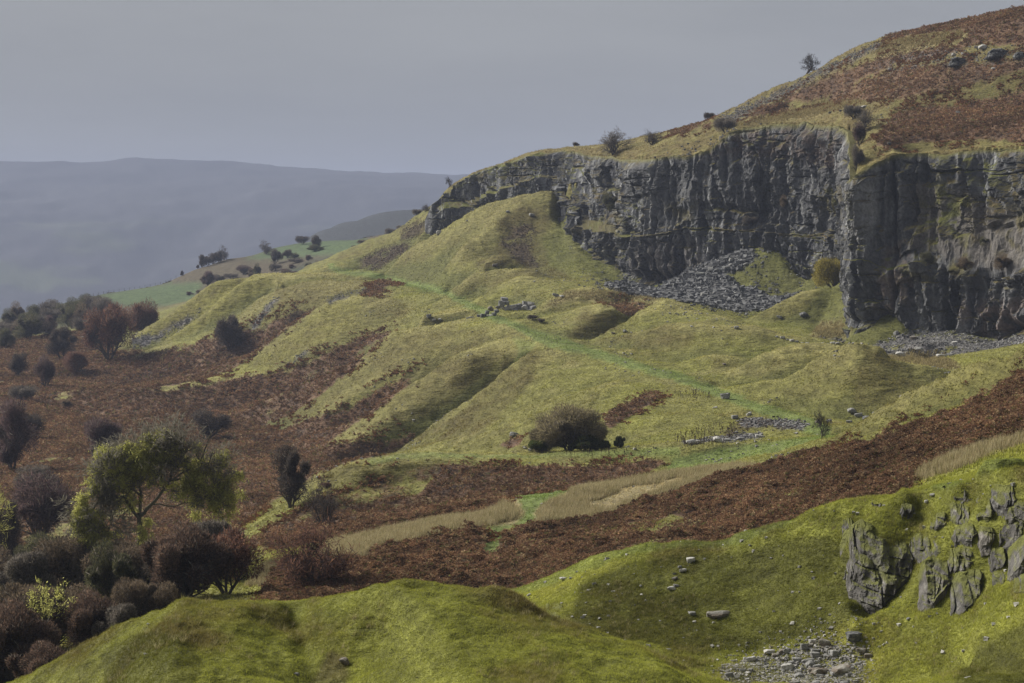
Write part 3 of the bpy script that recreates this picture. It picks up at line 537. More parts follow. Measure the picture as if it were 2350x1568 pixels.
CVG = curv(gx, gd)
def ground_colour(x, d, z, zw, relief):
    q = x.shape
    n1 = fbm(x / 14, d / 14, z / 9, 3, 101); n2 = fbm(x / 2.6, d / 3.2, z / 1.6, 3, 102); n3 = vnoise(x / .7, d / .9, z / .5, 103)
    near = sstep(175, 115, d)
    c = np.ones(q + (3,), np.float32) * np.array((.185, .178, .050), np.float32)
    c = mixc(c, (.125, .070, .030), sstep(.15, .7, .6 * n1 + .7 * n2) * .34)
    c = mixc(c, (.235, .235, .05), sstep(.0, .7, -n1 * .8 + .5 * n2) * .6)
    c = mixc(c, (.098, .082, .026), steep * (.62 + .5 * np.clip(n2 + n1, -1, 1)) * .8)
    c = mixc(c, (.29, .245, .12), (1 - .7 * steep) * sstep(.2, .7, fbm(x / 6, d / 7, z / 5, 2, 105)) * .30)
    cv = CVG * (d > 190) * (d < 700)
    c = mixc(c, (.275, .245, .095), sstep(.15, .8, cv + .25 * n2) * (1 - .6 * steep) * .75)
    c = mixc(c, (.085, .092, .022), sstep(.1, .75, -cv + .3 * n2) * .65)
    # close by: dense moss and short turf
    m = np.ones(q + (3,), np.float32) * np.array((.172, .178, .032), np.float32)
    m = mixc(m, (.078, .058, .020), sstep(-.1, .55, .7 * n1 + .7 * n2) * .85)
    m = mixc(m, (.262, .258, .046), sstep(.05, .6, -.9 * n1 - .3 * n2) * .7)
    m = mixc(m, (.16, .135, .05), sstep(.25, .7, fbm(x / 4, d / 5, z / 3, 2, 106)) * .35)
    c = c * (1 - near[..., None]) + m * near[..., None]
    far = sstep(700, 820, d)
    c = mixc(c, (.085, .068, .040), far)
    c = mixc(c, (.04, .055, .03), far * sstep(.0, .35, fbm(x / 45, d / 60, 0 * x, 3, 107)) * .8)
    c = mixc(c, (.045, .050, .055), sstep(1350, 1600, d))  # grey-blue of distance haze painted into the far ridge's colour
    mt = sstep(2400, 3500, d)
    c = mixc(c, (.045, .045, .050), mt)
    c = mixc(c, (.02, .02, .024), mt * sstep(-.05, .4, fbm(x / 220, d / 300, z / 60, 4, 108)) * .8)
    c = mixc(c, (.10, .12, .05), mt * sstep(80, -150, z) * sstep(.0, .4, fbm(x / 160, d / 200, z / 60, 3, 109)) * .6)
    c = mixc(c, (.098, .078, .024), zw['dull'] * (.6 + .4 * sstep(-.3, .4, n2)) * (1 - near))  # withered brown grass, with shade of the turned-away faces painted in
    c = mixc(c, (.056, .056, .011), zw['dull'] * (.74 + .26 * sstep(-.3, .4, n2)) * near)  # wet moss of the hollow, its shade partly put into the colour
    c = mixc(c, (.20, .188, .034), zw['moss'] * (.5 + .5 * sstep(-.3, .3, -n2)) * .8)
    c = mixc(c, (.134, .174, .046), zw['lush'] * (.95 + .2 * n2) * (1 - near * .0) * sstep(140, 150, d))
    c = mixc(c, (.11, .145, .034), zw['lush'] * .6 * near)
    c = mixc(c, (.080, .115, .048), zw['field'])
    br = np.clip(zw['bracken'], 0, 1)
    hill = sstep(0, 8, z) * (d > 370)
    bc = np.ones(q + (3,), np.float32) * np.array((.142, .084, .050), np.float32)
    bc = mixc(bc, (.070, .045, .031), sstep(-.1, .5, n2 + .3 * n1))
    bc = mixc(bc, (.17, .112, .065), sstep(.1, .7, -n2 + .4 * n1) * .6)
    bc = bc * (1 - .25 * sstep(220, 150, d)[..., None])
    gap = sstep(.25, .6, fbm(x / 10, d / 16, z / 8, 3, 111)) * np.where(d > 200, .6, .4)
    thin = sstep(.3, .75, br + .30 * n2 + .2 * n3 - gap)
    c = c * (1 - thin[..., None]) + bc * thin[..., None]
    c = mixc(c, (.27, .22, .115), np.clip(zw['straw'] * (1 + .3 * n2), 0, 1) * (1 - .6 * (br > .6)))
    c = mixc(c, (.055, .034, .022), zw['earth'] * sstep(-.55, -.05, n2))
    sc = np.clip(zw['scree'] * 1.25, 0, 1) * (1 - .6 * near) * sstep(-.35, .1, n2 + .6 * zw['scree'] - .35 + .25 * n3)
    g = .13 + .07 * n3
    c = c * (1 - sc[..., None]) + np.stack([g * 1.03, g * .97, g * .98], -1) * sc[..., None]
    ta = np.clip(zw['talus'] * 1.2, 0, 1) * sstep(-.5, .1, n2 + 1.2 * (zw['talus'] - .5))
    g = .085 + .05 * n3
    c = c * (1 - ta[..., None]) + np.stack([g, g, g * 1.05], -1) * ta[..., None]
    # random lighter and darker flecks over the ground
    fleck = np.clip(n3 * .5 + n2 * .5, -1, 1)
    c = c * (1 + ((.16 + .14 * near) * fleck)[..., None])
    hl = sstep(4, 10, z) * (d > 370) * (d < 720) * (1 - np.clip(zw['straw'] + zw['bracken'], 0, 1))
    c = mixc(c, (.135, .098, .040), hl * (.45 + .5 * sstep(-.4, .3, n2)) * .8)
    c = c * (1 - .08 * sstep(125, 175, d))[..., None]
    return np.clip(c, .004, .8)

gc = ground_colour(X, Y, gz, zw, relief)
nr, nc = gx.shape
idx = np.arange(nr * nc, dtype=np.int32).reshape(nr, nc)
quads = np.stack([idx[:-1, :-1].ravel(), idx[:-1, 1:].ravel(), idx[1:, 1:].ravel(), idx[1:, :-1].ravel()], 1)
print('colour', time.time() - T0)

# final readings of the visible ground, for standing things on it
gpyf = HY - gz / gd * F
vis = np.minimum.accumulate(gpyf, axis=0)
def ground_hit(px, py, dmin=30):
    """where the sight line at (px, py) meets the ground: distance"""
    j = int(np.clip(np.searchsorted(cols, px), 1, nc - 1)); j = j - 1 if px - cols[j - 1] < cols[j] - px else j
    k = np.where((gpyf[:, j] <= py) & (gd[:, j] > dmin))[0]
    return float(gd[k[0], j]) if len(k) else None
def gz_at(px, d):
    i = np.clip(np.searchsorted(rows, np.log(d)), 1, nr - 1); j = np.clip(np.searchsorted(cols, px), 1, nc - 1)
    a = (np.log(d) - rows[i - 1]) / (rows[i] - rows[i - 1]); b = (px - cols[j - 1]) / (cols[j] - cols[j - 1])
    return gz[i - 1, j - 1] * (1 - a) * (1 - b) + gz[i, j - 1] * a * (1 - b) + gz[i - 1, j] * (1 - a) * b + gz[i, j] * a * b

# ------------------------------------------------------------------ materials
def new_mat(name):
    m = bpy.data.materials.new(name); m.use_nodes = True
    nt = m.node_tree; nt.nodes.clear()
    o = nt.nodes.new('ShaderNodeOutputMaterial'); b = nt.nodes.new('ShaderNodeBsdfPrincipled')
    nt.links.new(b.outputs[0], o.inputs[0])
    b.inputs['Roughness'].default_value = .9
    b.inputs['Specular IOR Level'].default_value = .15
    return m, nt, b
def nd(nt, t, **kw):
    n = nt.nodes.new(t)
    for k, v in kw.items():
        if k in n.inputs: n.inputs[k].default_value = v
        else: setattr(n, k, v)
    return n
def surface_mat(name, scale, lo, hi, bump=.0, bdist=.1, stretch=(1, 1, 1), detail=5, spec=.15, rough=.9, hue=None):
    """vertex tint times a procedural mottle, with bump"""
    m, nt, b = new_mat(name)
    L = nt.links.new
    at = nd(nt, 'ShaderNodeVertexColor', layer_name='tint')
    tc = nd(nt, 'ShaderNodeTexCoord'); mp = nd(nt, 'ShaderNodeMapping'); mp.inputs['Scale'].default_value = stretch
    L(tc.outputs['Object'], mp.inputs[0])
    no = nd(nt, 'ShaderNodeTexNoise', Scale=scale, Detail=detail, Roughness=.68); L(mp.outputs[0], no.inputs['Vector'])
    mr = nd(nt, 'ShaderNodeMapRange'); mr.inputs[1].default_value = .3; mr.inputs[2].default_value = .7; mr.inputs[3].default_value = lo; mr.inputs[4].default_value = hi
    L(no.outputs['Fac'], mr.inputs[0])
    mx = nd(nt, 'ShaderNodeMix', data_type='RGBA', blend_type='MULTIPLY'); mx.inputs[0].default_value = 1
    L(at.outputs['Color'], mx.inputs[6]); L(mr.outputs[0], mx.inputs[7])
    L(mx.outputs[2], b.inputs['Base Color'])
    b.inputs['Roughness'].default_value = rough; b.inputs['Specular IOR Level'].default_value = spec
    if bump:
        bp = nd(nt, 'ShaderNodeBump', Strength=bump, Distance=bdist); L(no.outputs['Fac'], bp.inputs['Height']); L(bp.outputs[0], b.inputs['Normal'])
    return m
def thin_mat(name, scale, lo, hi, tr=.35):
    """leaf or blade: some light passes through"""
    m = surface_mat(name, scale, lo, hi, rough=.9, spec=.06); nt = m.node_tree
    b = [n for n in nt.nodes if n.type == 'BSDF_PRINCIPLED'][0]; o = [n for n in nt.nodes if n.type == 'OUTPUT_MATERIAL'][0]
    t = nt.nodes.new('ShaderNodeBsdfTranslucent'); x = nt.nodes.new('ShaderNodeMixShader'); x.inputs[0].default_value = tr
    nt.links.new(b.inputs['Base Color'].links[0].from_socket, t.inputs['Color'])
    nt.links.new(b.outputs[0], x.inputs[1]); nt.links.new(t.outputs[0], x.inputs[2]); nt.links.new(x.outputs[0], o.inputs[0])
    return m
M_ground = surface_mat('turf', 2.6, .62, 1.38, .9, .35, (1, .7, 1.6), 8)
def terracettes(m):
    """long level treads on the slopes, finer than the mesh"""
    nt = m.node_tree; L = nt.links.new; b = [n for n in nt.nodes if n.type == 'BSDF_PRINCIPLED'][0]
    tc = nd(nt, 'ShaderNodeTexCoord'); mp = nd(nt, 'ShaderNodeMapping'); mp.inputs['Scale'].default_value = (.30, .30, 1.5)
    no = nd(nt, 'ShaderNodeTexNoise', Scale=1.0, Detail=5, Roughness=.6, Distortion=.35)
    L(tc.outputs['Object'], mp.inputs[0]); L(mp.outputs[0], no.inputs['Vector'])
    old = b.inputs['Normal'].links[0].from_node
    bp = nd(nt, 'ShaderNodeBump', Strength=.85, Distance=1.1); L(no.outputs['Fac'], bp.inputs['Height']); L(old.outputs[0], bp.inputs['Normal']); L(bp.outputs[0], b.inputs['Normal'])
    mr = nd(nt, 'ShaderNodeMapRange'); mr.inputs[1].default_value = .35; mr.inputs[2].default_value = .65; mr.inputs[3].default_value = .76; mr.inputs[4].default_value = 1.24
    L(no.outputs['Fac'], mr.inputs[0])
    mx = nd(nt, 'ShaderNodeMix', data_type='RGBA', blend_type='MULTIPLY'); mx.inputs[0].default_value = 1
    L(b.inputs['Base Color'].links[0].from_socket, mx.inputs[6]); L(mr.outputs[0], mx.inputs[7]); L(mx.outputs[2], b.inputs['Base Color'])
terracettes(M_ground)
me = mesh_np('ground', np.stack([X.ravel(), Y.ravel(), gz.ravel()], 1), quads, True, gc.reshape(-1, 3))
ground = link('ground', me, M_ground); ground['kind'] = 'structure'
del quads
print('ground mesh', time.time() - T0)

# ------------------------------------------------------------------ the cliff
def cliff_build():
    nodes = np.array([[c[0]] + [v for p in c[1:] for v in p] for c in CLIFF], float)
    fx = (nodes[:, 0] - CX) / F * nodes[:, 2]; fy = nodes[:, 2]
    L = np.concatenate([[0], np.cumsum(np.hypot(np.diff(fx), np.diff(fy)))])
    Lvis = L[[i for i, c in enumerate(CLIFF) if c[0] == 2500][0]]
    s = np.concatenate([np.arange(0, Lvis, .26), np.arange(Lvis, L[-1], 1.2)])
    nd_ = np.stack([np.interp(s, L, nodes[:, k]) for k in range(nodes.shape[1])], 1)
    n = len(s)
    # the four profile stations in space
    def P(k):
        px, py, d = nd_[:, 0], nd_[:, 1 + 2 * k], nd_[:, 2 + 2 * k]
        return np.stack([(px - CX) / F * d, d, (HY - py) / F * d], 1)
    st = [P(k) for k in range(4)]
    st[3][:, 2] -= .15
    foot = st[0].copy(); foot[:, 2] -= 3.0
    w = 24
    pad = np.pad(st[0][:, :2], ((w, w), (0, 0)), mode='edge')
    tan = pad[2 * w:] - pad[:-2 * w]
    nrm = np.stack([tan[:, 1], -tan[:, 0]], 1); nrm /= np.linalg.norm(nrm, axis=1)[:, None] + 1e-9
    back = st[3].copy(); back[:, :2] -= nrm * 9; back[:, 2] -= 3.0
    stations = [foot, st[0], st[1], st[2], st[3], back]
    cnt = [12, 84, 12, 96, 14]
    G_ = []; tt = []
    for k in range(5):
        for q in range(cnt[k]):
            t = q / cnt[k]
            G_.append(stations[k] * (1 - t) + stations[k + 1] * t); tt.append(k + t)
    G_.append(back); tt.append(5.0)
    B = np.stack(G_, 0); tt = np.array(tt)           # rows x cols x 3
    # plan normal, smoothed
    w = 24
    pad = np.pad(st[0][:, :2], ((w, w), (0, 0)), mode='edge')
    tan = pad[2 * w:] - pad[:-2 * w]
    nrm = np.stack([tan[:, 1], -tan[:, 0]], 1); nrm /= np.linalg.norm(nrm, axis=1)[:, None] + 1e-9
    S = np.broadcast_to(s[None], B.shape[:2]); Zc = B[..., 2]; K = np.zeros_like(S)
    bed = Zc + 1.2 * fbm(S / 45, Zc / 30, K, 2, 201) + S * .012
    sw = S + 1.6 * vnoise(S / 7, Zc / 10, K, 202)
    disp = 2.6 * fbm(S / 19, Zc / 34, K, 3, 203)
    disp += 1.3 * (1 - 2 * np.abs(vnoise(sw / 4.5, Zc / 26, K, 204))) + .8 * (1 - 2 * np.abs(vnoise(sw / 1.9 + 9, Zc / 13, K, 205)))
    for wd, ht, am, sd in ((8.5, 9.5, 1.2, 211), (3.4, 4.6, .8, 213), (1.5, 2.1, .45, 215), (.7, .8, .2, 217)):
        bj = np.floor(bed / ht + .7 * vnoise(S / (wd * 3), Zc / (ht * 3), K, sd + 1)); off = _hash(bj.astype(np.int64), bj.astype(np.int64) * 0, K.astype(np.int64), sd) * 5
        cj = sw / wd + off + .5 * vnoise(sw / wd, Zc / ht, K, sd + 3)
        cc = np.floor(cj + .25 * vnoise(cj * .7, bj, K, sd + 2)).astype(np.int64)
        tiltd = (cj - np.floor(cj) - .5) * (_hash(cc, bj.astype(np.int64), K.astype(np.int64), sd + 6) - .5) * am
        disp += (1.35 * am * (_hash(cc, bj.astype(np.int64), K.astype(np.int64), sd + 5) - .5) + tiltd) * sstep(-.95, -.3, vnoise(S / 11, Zc / 8, K, sd + 7))
    disp += 1.0 * fbm(S / 1.6, Zc / 1.9, K, 4, 230) + .9 * (1 - 2 * np.abs(vnoise(sw / 3.1 + 5, Zc / 7, K, 206)))
    # long joints and open beds
    jt = np.abs(vnoise(sw / 5.2, Zc / 60, K, 240)); disp -= 2.2 * np.exp(-(jt / .05) ** 2) * sstep(-.4, .2, vnoise(S / 14, Zc / 14, K, 241))
    bd = np.abs(vnoise(K, bed / 2.1, S / 60, 244)); disp -= .7 * np.exp(-(bd / .06) ** 2) * sstep(-.3, .3, vnoise(S / 12, Zc / 9, K, 245))
    bd = np.abs(vnoise(K, bed / 4.3, S / 70, 242)); disp -= 1.5 * np.exp(-(bd / .05) ** 2) * sstep(-.3, .3, vnoise(S / 16, K, K, 243))
    # undercut just above the ledge line, west part
    T_ = np.broadcast_to(tt[:, None], B.shape[:2])
    PXc = np.broadcast_to(nd_[:, 0][None], B.shape[:2])
    disp -= 1.5 * np.exp(-((T_ - 2.02) / .05) ** 2) * (PXc > 1490) * (PXc < 1950)
    disp -= 2.2 * np.exp(-((T_ - 1.1) / .12) ** 2) * sstep(.1, .5, vnoise(S / 13, K, K, 250))
    fade = np.where(T_ < 1, .4 + .6 * T_, 1.0); fade = np.where(T_ > 3.85, np.clip(1 - (T_ - 3.85) / .15, 0, 1) * .9 + .1, fade); fade = np.where(T_ > 4, .1 * np.clip(1 - (T_ - 4) * 3, 0, 1), fade)
    ends = np.clip(S / 6, 0, 1)
    bench = ((PXc > 2060) & (T_ > 2) & (T_ < 3.1)) | ((PXc > 1310) & (PXc < 1430) & (T_ > 2) & (T_ < 3))
    fade = fade * ends * np.where(bench & (T_ < 3), .45, 1) * .95
    disp = disp * fade * np.where((PXc > 1946.5) & (PXc < 1952), .7, 1)
    B = B.copy()
    B[..., 0] += nrm[None, :, 0] * disp; B[..., 1] += nrm[None, :, 1] * disp
    B[..., 2] += .35 * vnoise(S / 1.5, Zc / 1.5, K, 260) * fade
    # top edge is broken
    B[..., 2] += np.where(T_ >= 3.6, .7 * fbm(S / 5, K, K, 3, 262) * np.clip((T_ - 3.6) / .4, 0, 1) * np.where(T_ > 4, np.clip(1 - (T_ - 4) * 2, 0, 1), 1), 0)
    # tint
    gu = np.gradient(B, axis=1); gv_ = np.gradient(B, axis=0)
    N = np.cross(gu, gv_); N /= np.linalg.norm(N, axis=2)[..., None] + 1e-9
    up = np.abs(N[..., 2]) if False else N[..., 2]
    if N[60, :, 1].mean() > 0: up = -up
    nn1 = fbm(S / 11, Zc / 9, K, 3, 270); strk = fbm(S / .9, Zc / 14, K, 3, 271); nn2 = fbm(S / 1.3, Zc / 1.3, K, 3, 272)
    g = .084 + .025 * nn1 + .06 * strk + .04 * nn2
    c = np.stack([g, g * 1.0, g * 1.04], -1)
    c = mixc(c, (.30, .30, .30), sstep(.18, .55, strk + .25 * nn1) * .6)
    c = mixc(c, (.045, .045, .055), sstep(.15, .55, -strk + .3 * nn1) * .6)
    pyc = HY - B[..., 2] / B[..., 1] * F
    def zone(poly, w, sf=4):
        M = poly_mask(poly, sf); u = np.clip((PXc + 8 * nn1 - MX) / _MS, 0, MW - 1).astype(int); v = np.clip((pyc + 14 * nn2 - MY) / _MS, 0, MH - 1).astype(int)
        return M[v, u] * w
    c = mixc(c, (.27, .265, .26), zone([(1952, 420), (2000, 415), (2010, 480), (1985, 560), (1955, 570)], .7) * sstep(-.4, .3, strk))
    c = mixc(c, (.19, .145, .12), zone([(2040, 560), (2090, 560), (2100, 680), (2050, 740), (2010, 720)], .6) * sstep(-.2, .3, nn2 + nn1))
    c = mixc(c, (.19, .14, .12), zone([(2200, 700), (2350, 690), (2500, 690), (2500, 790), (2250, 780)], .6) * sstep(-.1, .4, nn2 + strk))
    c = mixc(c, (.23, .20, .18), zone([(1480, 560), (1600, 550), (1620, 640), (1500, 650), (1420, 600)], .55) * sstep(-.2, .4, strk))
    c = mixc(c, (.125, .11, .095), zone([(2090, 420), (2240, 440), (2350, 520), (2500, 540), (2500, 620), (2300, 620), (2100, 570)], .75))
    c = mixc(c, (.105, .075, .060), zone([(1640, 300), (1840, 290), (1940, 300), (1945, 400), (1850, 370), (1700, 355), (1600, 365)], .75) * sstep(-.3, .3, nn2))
    veg = np.ones(c.shape, np.float32) * np.array((.10, .085, .026), np.float32)
    veg = mixc(veg, (.12, .125, .02), sstep(0, .5, nn1)); veg = mixc(veg, (.09, .06, .03), sstep(0, .5, nn2) * .6)
    nn4 = fbm(S / 2.6, Zc / 1.7, K, 4, 281)
    lw = sstep(.62, .85, up + .2 * nn2) * sstep(-.3, .1, nn1 + .3)
    lw = np.maximum(lw, zone([(2090, 480), (2170, 420), (2150, 380), (2230, 360), (2230, 480), (2150, 520)], .8) * sstep(-.02, .22, nn4))
    lw = np.maximum(lw, zone([(2200, 560), (2350, 430), (2500, 420), (2500, 560), (2350, 560), (2260, 640), (2100, 640), (2080, 600)], .75) * sstep(-.02, .25, nn4))
    lw = np.maximum(lw, zone([(1310, 520), (1440, 480), (1440, 535), (1320, 530)], .9) * sstep(-.1, .1, nn4))
    lw = np.maximum(lw, zone([(1890, 430), (1950, 420), (1950, 500), (1900, 490)], .8) * sstep(-.05, .15, nn4))
    lw = np.maximum(lw, zone([(1520, 470), (1590, 430), (1600, 500), (1540, 505)], .7) * sstep(0, .2, nn4))
    lw = np.maximum(lw, zone([(990, 490), (1080, 400), (1180, 370), (1230, 380), (1100, 430), (1040, 470)], .6) * sstep(0, .2, nn4))
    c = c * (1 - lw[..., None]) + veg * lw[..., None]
    c = mixc(c, (.13, .12, .035), sstep(3.93, 4.0, T_) * .9)
    nr_, nc_ = B.shape[:2]
    ii = np.arange(nr_ * nc_, dtype=np.int32).reshape(nr_, nc_)
    q = np.stack([ii[:-1, :-1].ravel(), ii[:-1, 1:].ravel(), ii[1:, 1:].ravel(), ii[1:, :-1].ravel()], 1)
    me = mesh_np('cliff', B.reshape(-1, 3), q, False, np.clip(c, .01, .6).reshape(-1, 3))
    return me, B, lw, nd_
M_rock = surface_mat('limestone', 1.9, .5, 1.45, 1.0, .45, (1, 1, .8), 8, .2, .85)
cme, CB, CLW, CND = cliff_build()
cliff = link('cliff', cme, M_rock); cliff['kind'] = 'structure'
print('cliff', time.time() - T0)
# ------------------------------------------------------------------ ground-cover plants
M_bracken = thin_mat('dead_bracken', 9, .75, 1.25, .25)
M_leaf = thin_mat('leaves', 7, .75, 1.25, .48)
M_bark = surface_mat('bark', 12, .6, 1.35, .5, .03, rough=.95, spec=.05)
M_stone = surface_mat('stone', 5, .62, 1.32, .7, .08, rough=.88, spec=.15)
M_blade = thin_mat('grass_blades', 5, .8, 1.2, .35)

area = (np.gradient(X, axis=1) * np.gradient(Y, axis=0)).astype(np.float64)
inframe = (gx > -90) & (gx < 2640) & (gpyf < 1700)
seen = gpyf <= vis + 14
def sample(w, n):
    """n places on the ground, weighted; returns x, y, z, bearing, row, column"""
    w = (w * area * inframe * seen).ravel(); c = np.cumsum(w)
    if c[-1] <= 0: return None
    k = np.searchsorted(c, rng.random(n) * c[-1]); k = np.clip(k, 0, nr * nc - 1)
    j, i = np.divmod(k, nc); j = np.clip(j, 0, nr - 2); i = np.clip(i, 0, nc - 2)
    a = rng.random(n); b = rng.random(n)
    def mixv(A): return (A[j, i] * (1 - a) + A[j, i + 1] * a) * (1 - b) + (A[j + 1, i] * (1 - a) + A[j + 1, i + 1] * a) * b
    return mixv(X), mixv(Y), mixv(gz), j, i

def kites(name, cx, cy, cz, tint, m, L, wd, rise, droop, mat, dark=.75):
    """m drooping leaves or fronds at every place: one quad each"""
    n = len(cx); N = n * m
    cx, cy, cz = (np.repeat(v, m) for v in (cx, cy, cz)); L = np.repeat(L, m) * rng.uniform(.6, 1.25, N); tint = np.repeat(tint, m, axis=0)
    th = rng.random(N) * 2 * np.pi; el = rng.uniform(rise[0], rise[1], N)
    dx, dy, dz = np.cos(th) * np.cos(el), np.sin(th) * np.cos(el), np.sin(el)
    w = L * wd * rng.uniform(.7, 1.3, N)
    sx, sy = -np.sin(th), np.cos(th); rl = rng.uniform(-.6, .6, N)
    base = np.stack([cx, cy, cz - .03], 1); D = np.stack([dx, dy, dz], 1); S = np.stack([sx * np.cos(rl), sy * np.cos(rl), np.sin(rl)], 1)
    mid = base + D * (L * .55)[:, None]; tip = base + D * L[:, None]; tip[:, 2] -= droop * L
    co = np.stack([base, mid + S * (w / 2)[:, None], tip, mid - S * (w / 2)[:, None]], 1).reshape(-1, 3)
    t = np.clip(tint * rng.uniform(.75, 1.3, N)[:, None], 0, 1)
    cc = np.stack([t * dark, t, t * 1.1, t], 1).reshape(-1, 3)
    return mesh_np(name, co, np.arange(N * 4, dtype=np.int32).reshape(-1, 4), False, cc)

def pick(n, cols_, p=None):
    cols_ = np.array(cols_, float); return cols_[rng.choice(len(cols_), n, p=p)]

brk = np.clip(zw['bracken'], 0, 1)
n2g = fbm(X / 2.6, Y / 3.2, gz / 1.6, 3, 102)
gapg = sstep(.25, .6, fbm(X / 10, Y / 16, gz / 8, 3, 111)) * np.where(Y > 200, .6, .4)
wbr = np.clip((brk + .30 * n2g - gapg - .42) * 2.2, 0, 1) * np.minimum(1, (190 / Y)) ** 1.0 * (Y > 112) * (Y < 760)
for n_, m_, w_, z0, nmx in ((120000, 7, wbr * (Y < 206), .27, 0), (130000, 5, wbr * (Y >= 206), .36, 1)):
    s_ = sample(w_, n_)
    sz = z0 * (1 + np.clip(s_[1] - 180, 0, 400) / 360)
    tn = pick(n_, [(.215, .122, .070), (.165, .098, .060), (.28, .178, .098), (.115, .077, .052), (.35, .26, .15), (.15, .14, .05)], [.30, .25, .2, .12, .06, .07]) * (1 + .5 * np.clip(fbm(s_[0] / 9, s_[1] / 14, s_[2] / 6, 3, 901) + .9 * fbm(s_[0] / 1.7, s_[1] / 2.4, s_[2] / 2, 2, 902), -1, 1.2))[:, None]
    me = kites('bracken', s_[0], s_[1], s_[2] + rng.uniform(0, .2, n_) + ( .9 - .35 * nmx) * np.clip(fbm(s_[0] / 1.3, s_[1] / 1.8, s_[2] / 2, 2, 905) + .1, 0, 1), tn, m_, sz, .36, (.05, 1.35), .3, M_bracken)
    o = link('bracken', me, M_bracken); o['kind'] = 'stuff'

# single fronds straying out on to the turf
wst = np.clip((blur(brk, 14, 8, 1) - .08) * 3, 0, 1) * (brk < .5) * sstep(.1, .5, n2g + .2) * (Y > 112) * (Y < 600) * np.minimum(1, 190 / Y)
s_ = sample(wst, 9000)
me = kites('stray_bracken', s_[0], s_[1], s_[2], pick(9000, [(.20, .10, .05), (.14, .075, .04)]), 5, .42 * (1 + np.clip(s_[1] - 150, 0, 400) / 420), .42, (.2, 1.2), .3, M_bracken)
o = link('bracken', me, M_bracken); o['kind'] = 'stuff'

def blades(name, s_, m, h, w, lean, tint, mat):
    n = len(s_[0]); N = n * m
    bx, by, bz = (np.repeat(v, m) for v in s_[:3]); hh = np.repeat(h, m) * rng.uniform(.6, 1.25, N); ww = np.repeat(w, m)
    r = np.repeat(np.broadcast_to(h, (n,)), m) * .45
    bx = bx + rng.normal(0, 1, N) * r * .5; by = by + rng.normal(0, 1, N) * r * .5
    th = rng.random(N) * 2 * np.pi; le = rng.normal(0, 1, (N, 2)) * lean * hh[:, None]
    dx, dy = np.cos(th) * ww / 2, np.sin(th) * ww / 2
    a = np.stack([bx - dx, by - dy, bz - .04], 1); b = np.stack([bx + dx, by + dy, bz - .04], 1)
    c = np.stack([bx + le[:, 0] + .15 * hh, by + le[:, 1], bz + hh], 1)
    co = np.stack([a, b, c], 1).reshape(-1, 3)
    t = np.repeat(tint, m, axis=0) * rng.uniform(.75, 1.3, N)[:, None]
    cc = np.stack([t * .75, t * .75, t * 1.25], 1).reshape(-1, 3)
    return mesh_np(name, co, np.arange(N * 3, dtype=np.int32).reshape(-1, 3), False, np.clip(cc, 0, 1))

# rushes and bent grass
wr = np.clip(zw['straw'] * 1.2 - .25 + .5 * zw['gap'], 0, 1) * (brk < .5) * (Y < 240) * np.clip(1 - 2.2 * zw['lush'], 0, 1)
n = 46000; s_ = sample(wr, n)
me = blades('rushes', s_, 4, rng.uniform(.35, .75, n), np.full(n, .045), .22, pick(n, [(.33, .27, .15), (.26, .21, .11), (.20, .18, .075), (.38, .33, .20)]), M_blade)
o = link('rushes', me, M_blade); o['kind'] = 'stuff'
s_ = sample(np.clip(zw['straw'] - .2, 0, 1) * (Y > 300) * (Y < 600), 14000)
me = blades('bent_grass', s_, 3, rng.uniform(.3, .6, 14000), np.full(14000, .12), .25, pick(14000, [(.28, .23, .12), (.22, .18, .08)]), M_blade)
o = link('bent_grass', me, M_blade); o['kind'] = 'stuff'

# turf: tufts that take their colour from the ground they grow in
def tufts(weight, n, m, h, w, lean, name):
    s_ = sample(weight, n)
    t = gc[s_[3], s_[4]] * rng.uniform(1.2, 2.1, n)[:, None]
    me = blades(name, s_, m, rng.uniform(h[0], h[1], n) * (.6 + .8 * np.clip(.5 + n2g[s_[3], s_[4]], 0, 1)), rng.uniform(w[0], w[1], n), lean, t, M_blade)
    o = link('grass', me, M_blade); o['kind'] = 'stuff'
bare = (1 - np.clip(zw['scree'] + zw['talus'] + zw['earth'] * .6 + zw['lush'] * .6, 0, 1)) * (brk < .6)
tufts(bare * (Y > 52) * (Y < 82), 230000, 4, (.03, .085), (.010, .022), .45, 'grass')
tufts(bare * (Y > 82) * (Y < 122), 150000, 4, (.04, .13), (.014, .032), .45, 'grass')
tufts(bare * (Y > 122) * (Y < 430) * (1 / Y), 90000, 4, (.09, .26), (.05, .13), .6, 'grass')
tufts(bare * (Y >= 430) * (Y < 700) * (1 / Y), 40000, 3, (.14, .34), (.12, .22), .6, 'grass')
print('plants', time.time() - T0)

for z0_, z1_, n_ in ((52, 84, 1500), (84, 120, 1600)):
    s_ = sample(bare * (Y > z0_) * (Y < z1_) * sstep(-.1, .4, n2g), n_)
    me = blades('dead_grass', s_, 16, rng.uniform(.10, .24, n_), np.full(n_, .012), .5, pick(n_, [(.34, .29, .15), (.24, .21, .09), (.19, .20, .06)]), M_blade)
    o = link('dead_grass', me, M_blade); o['kind'] = 'stuff'
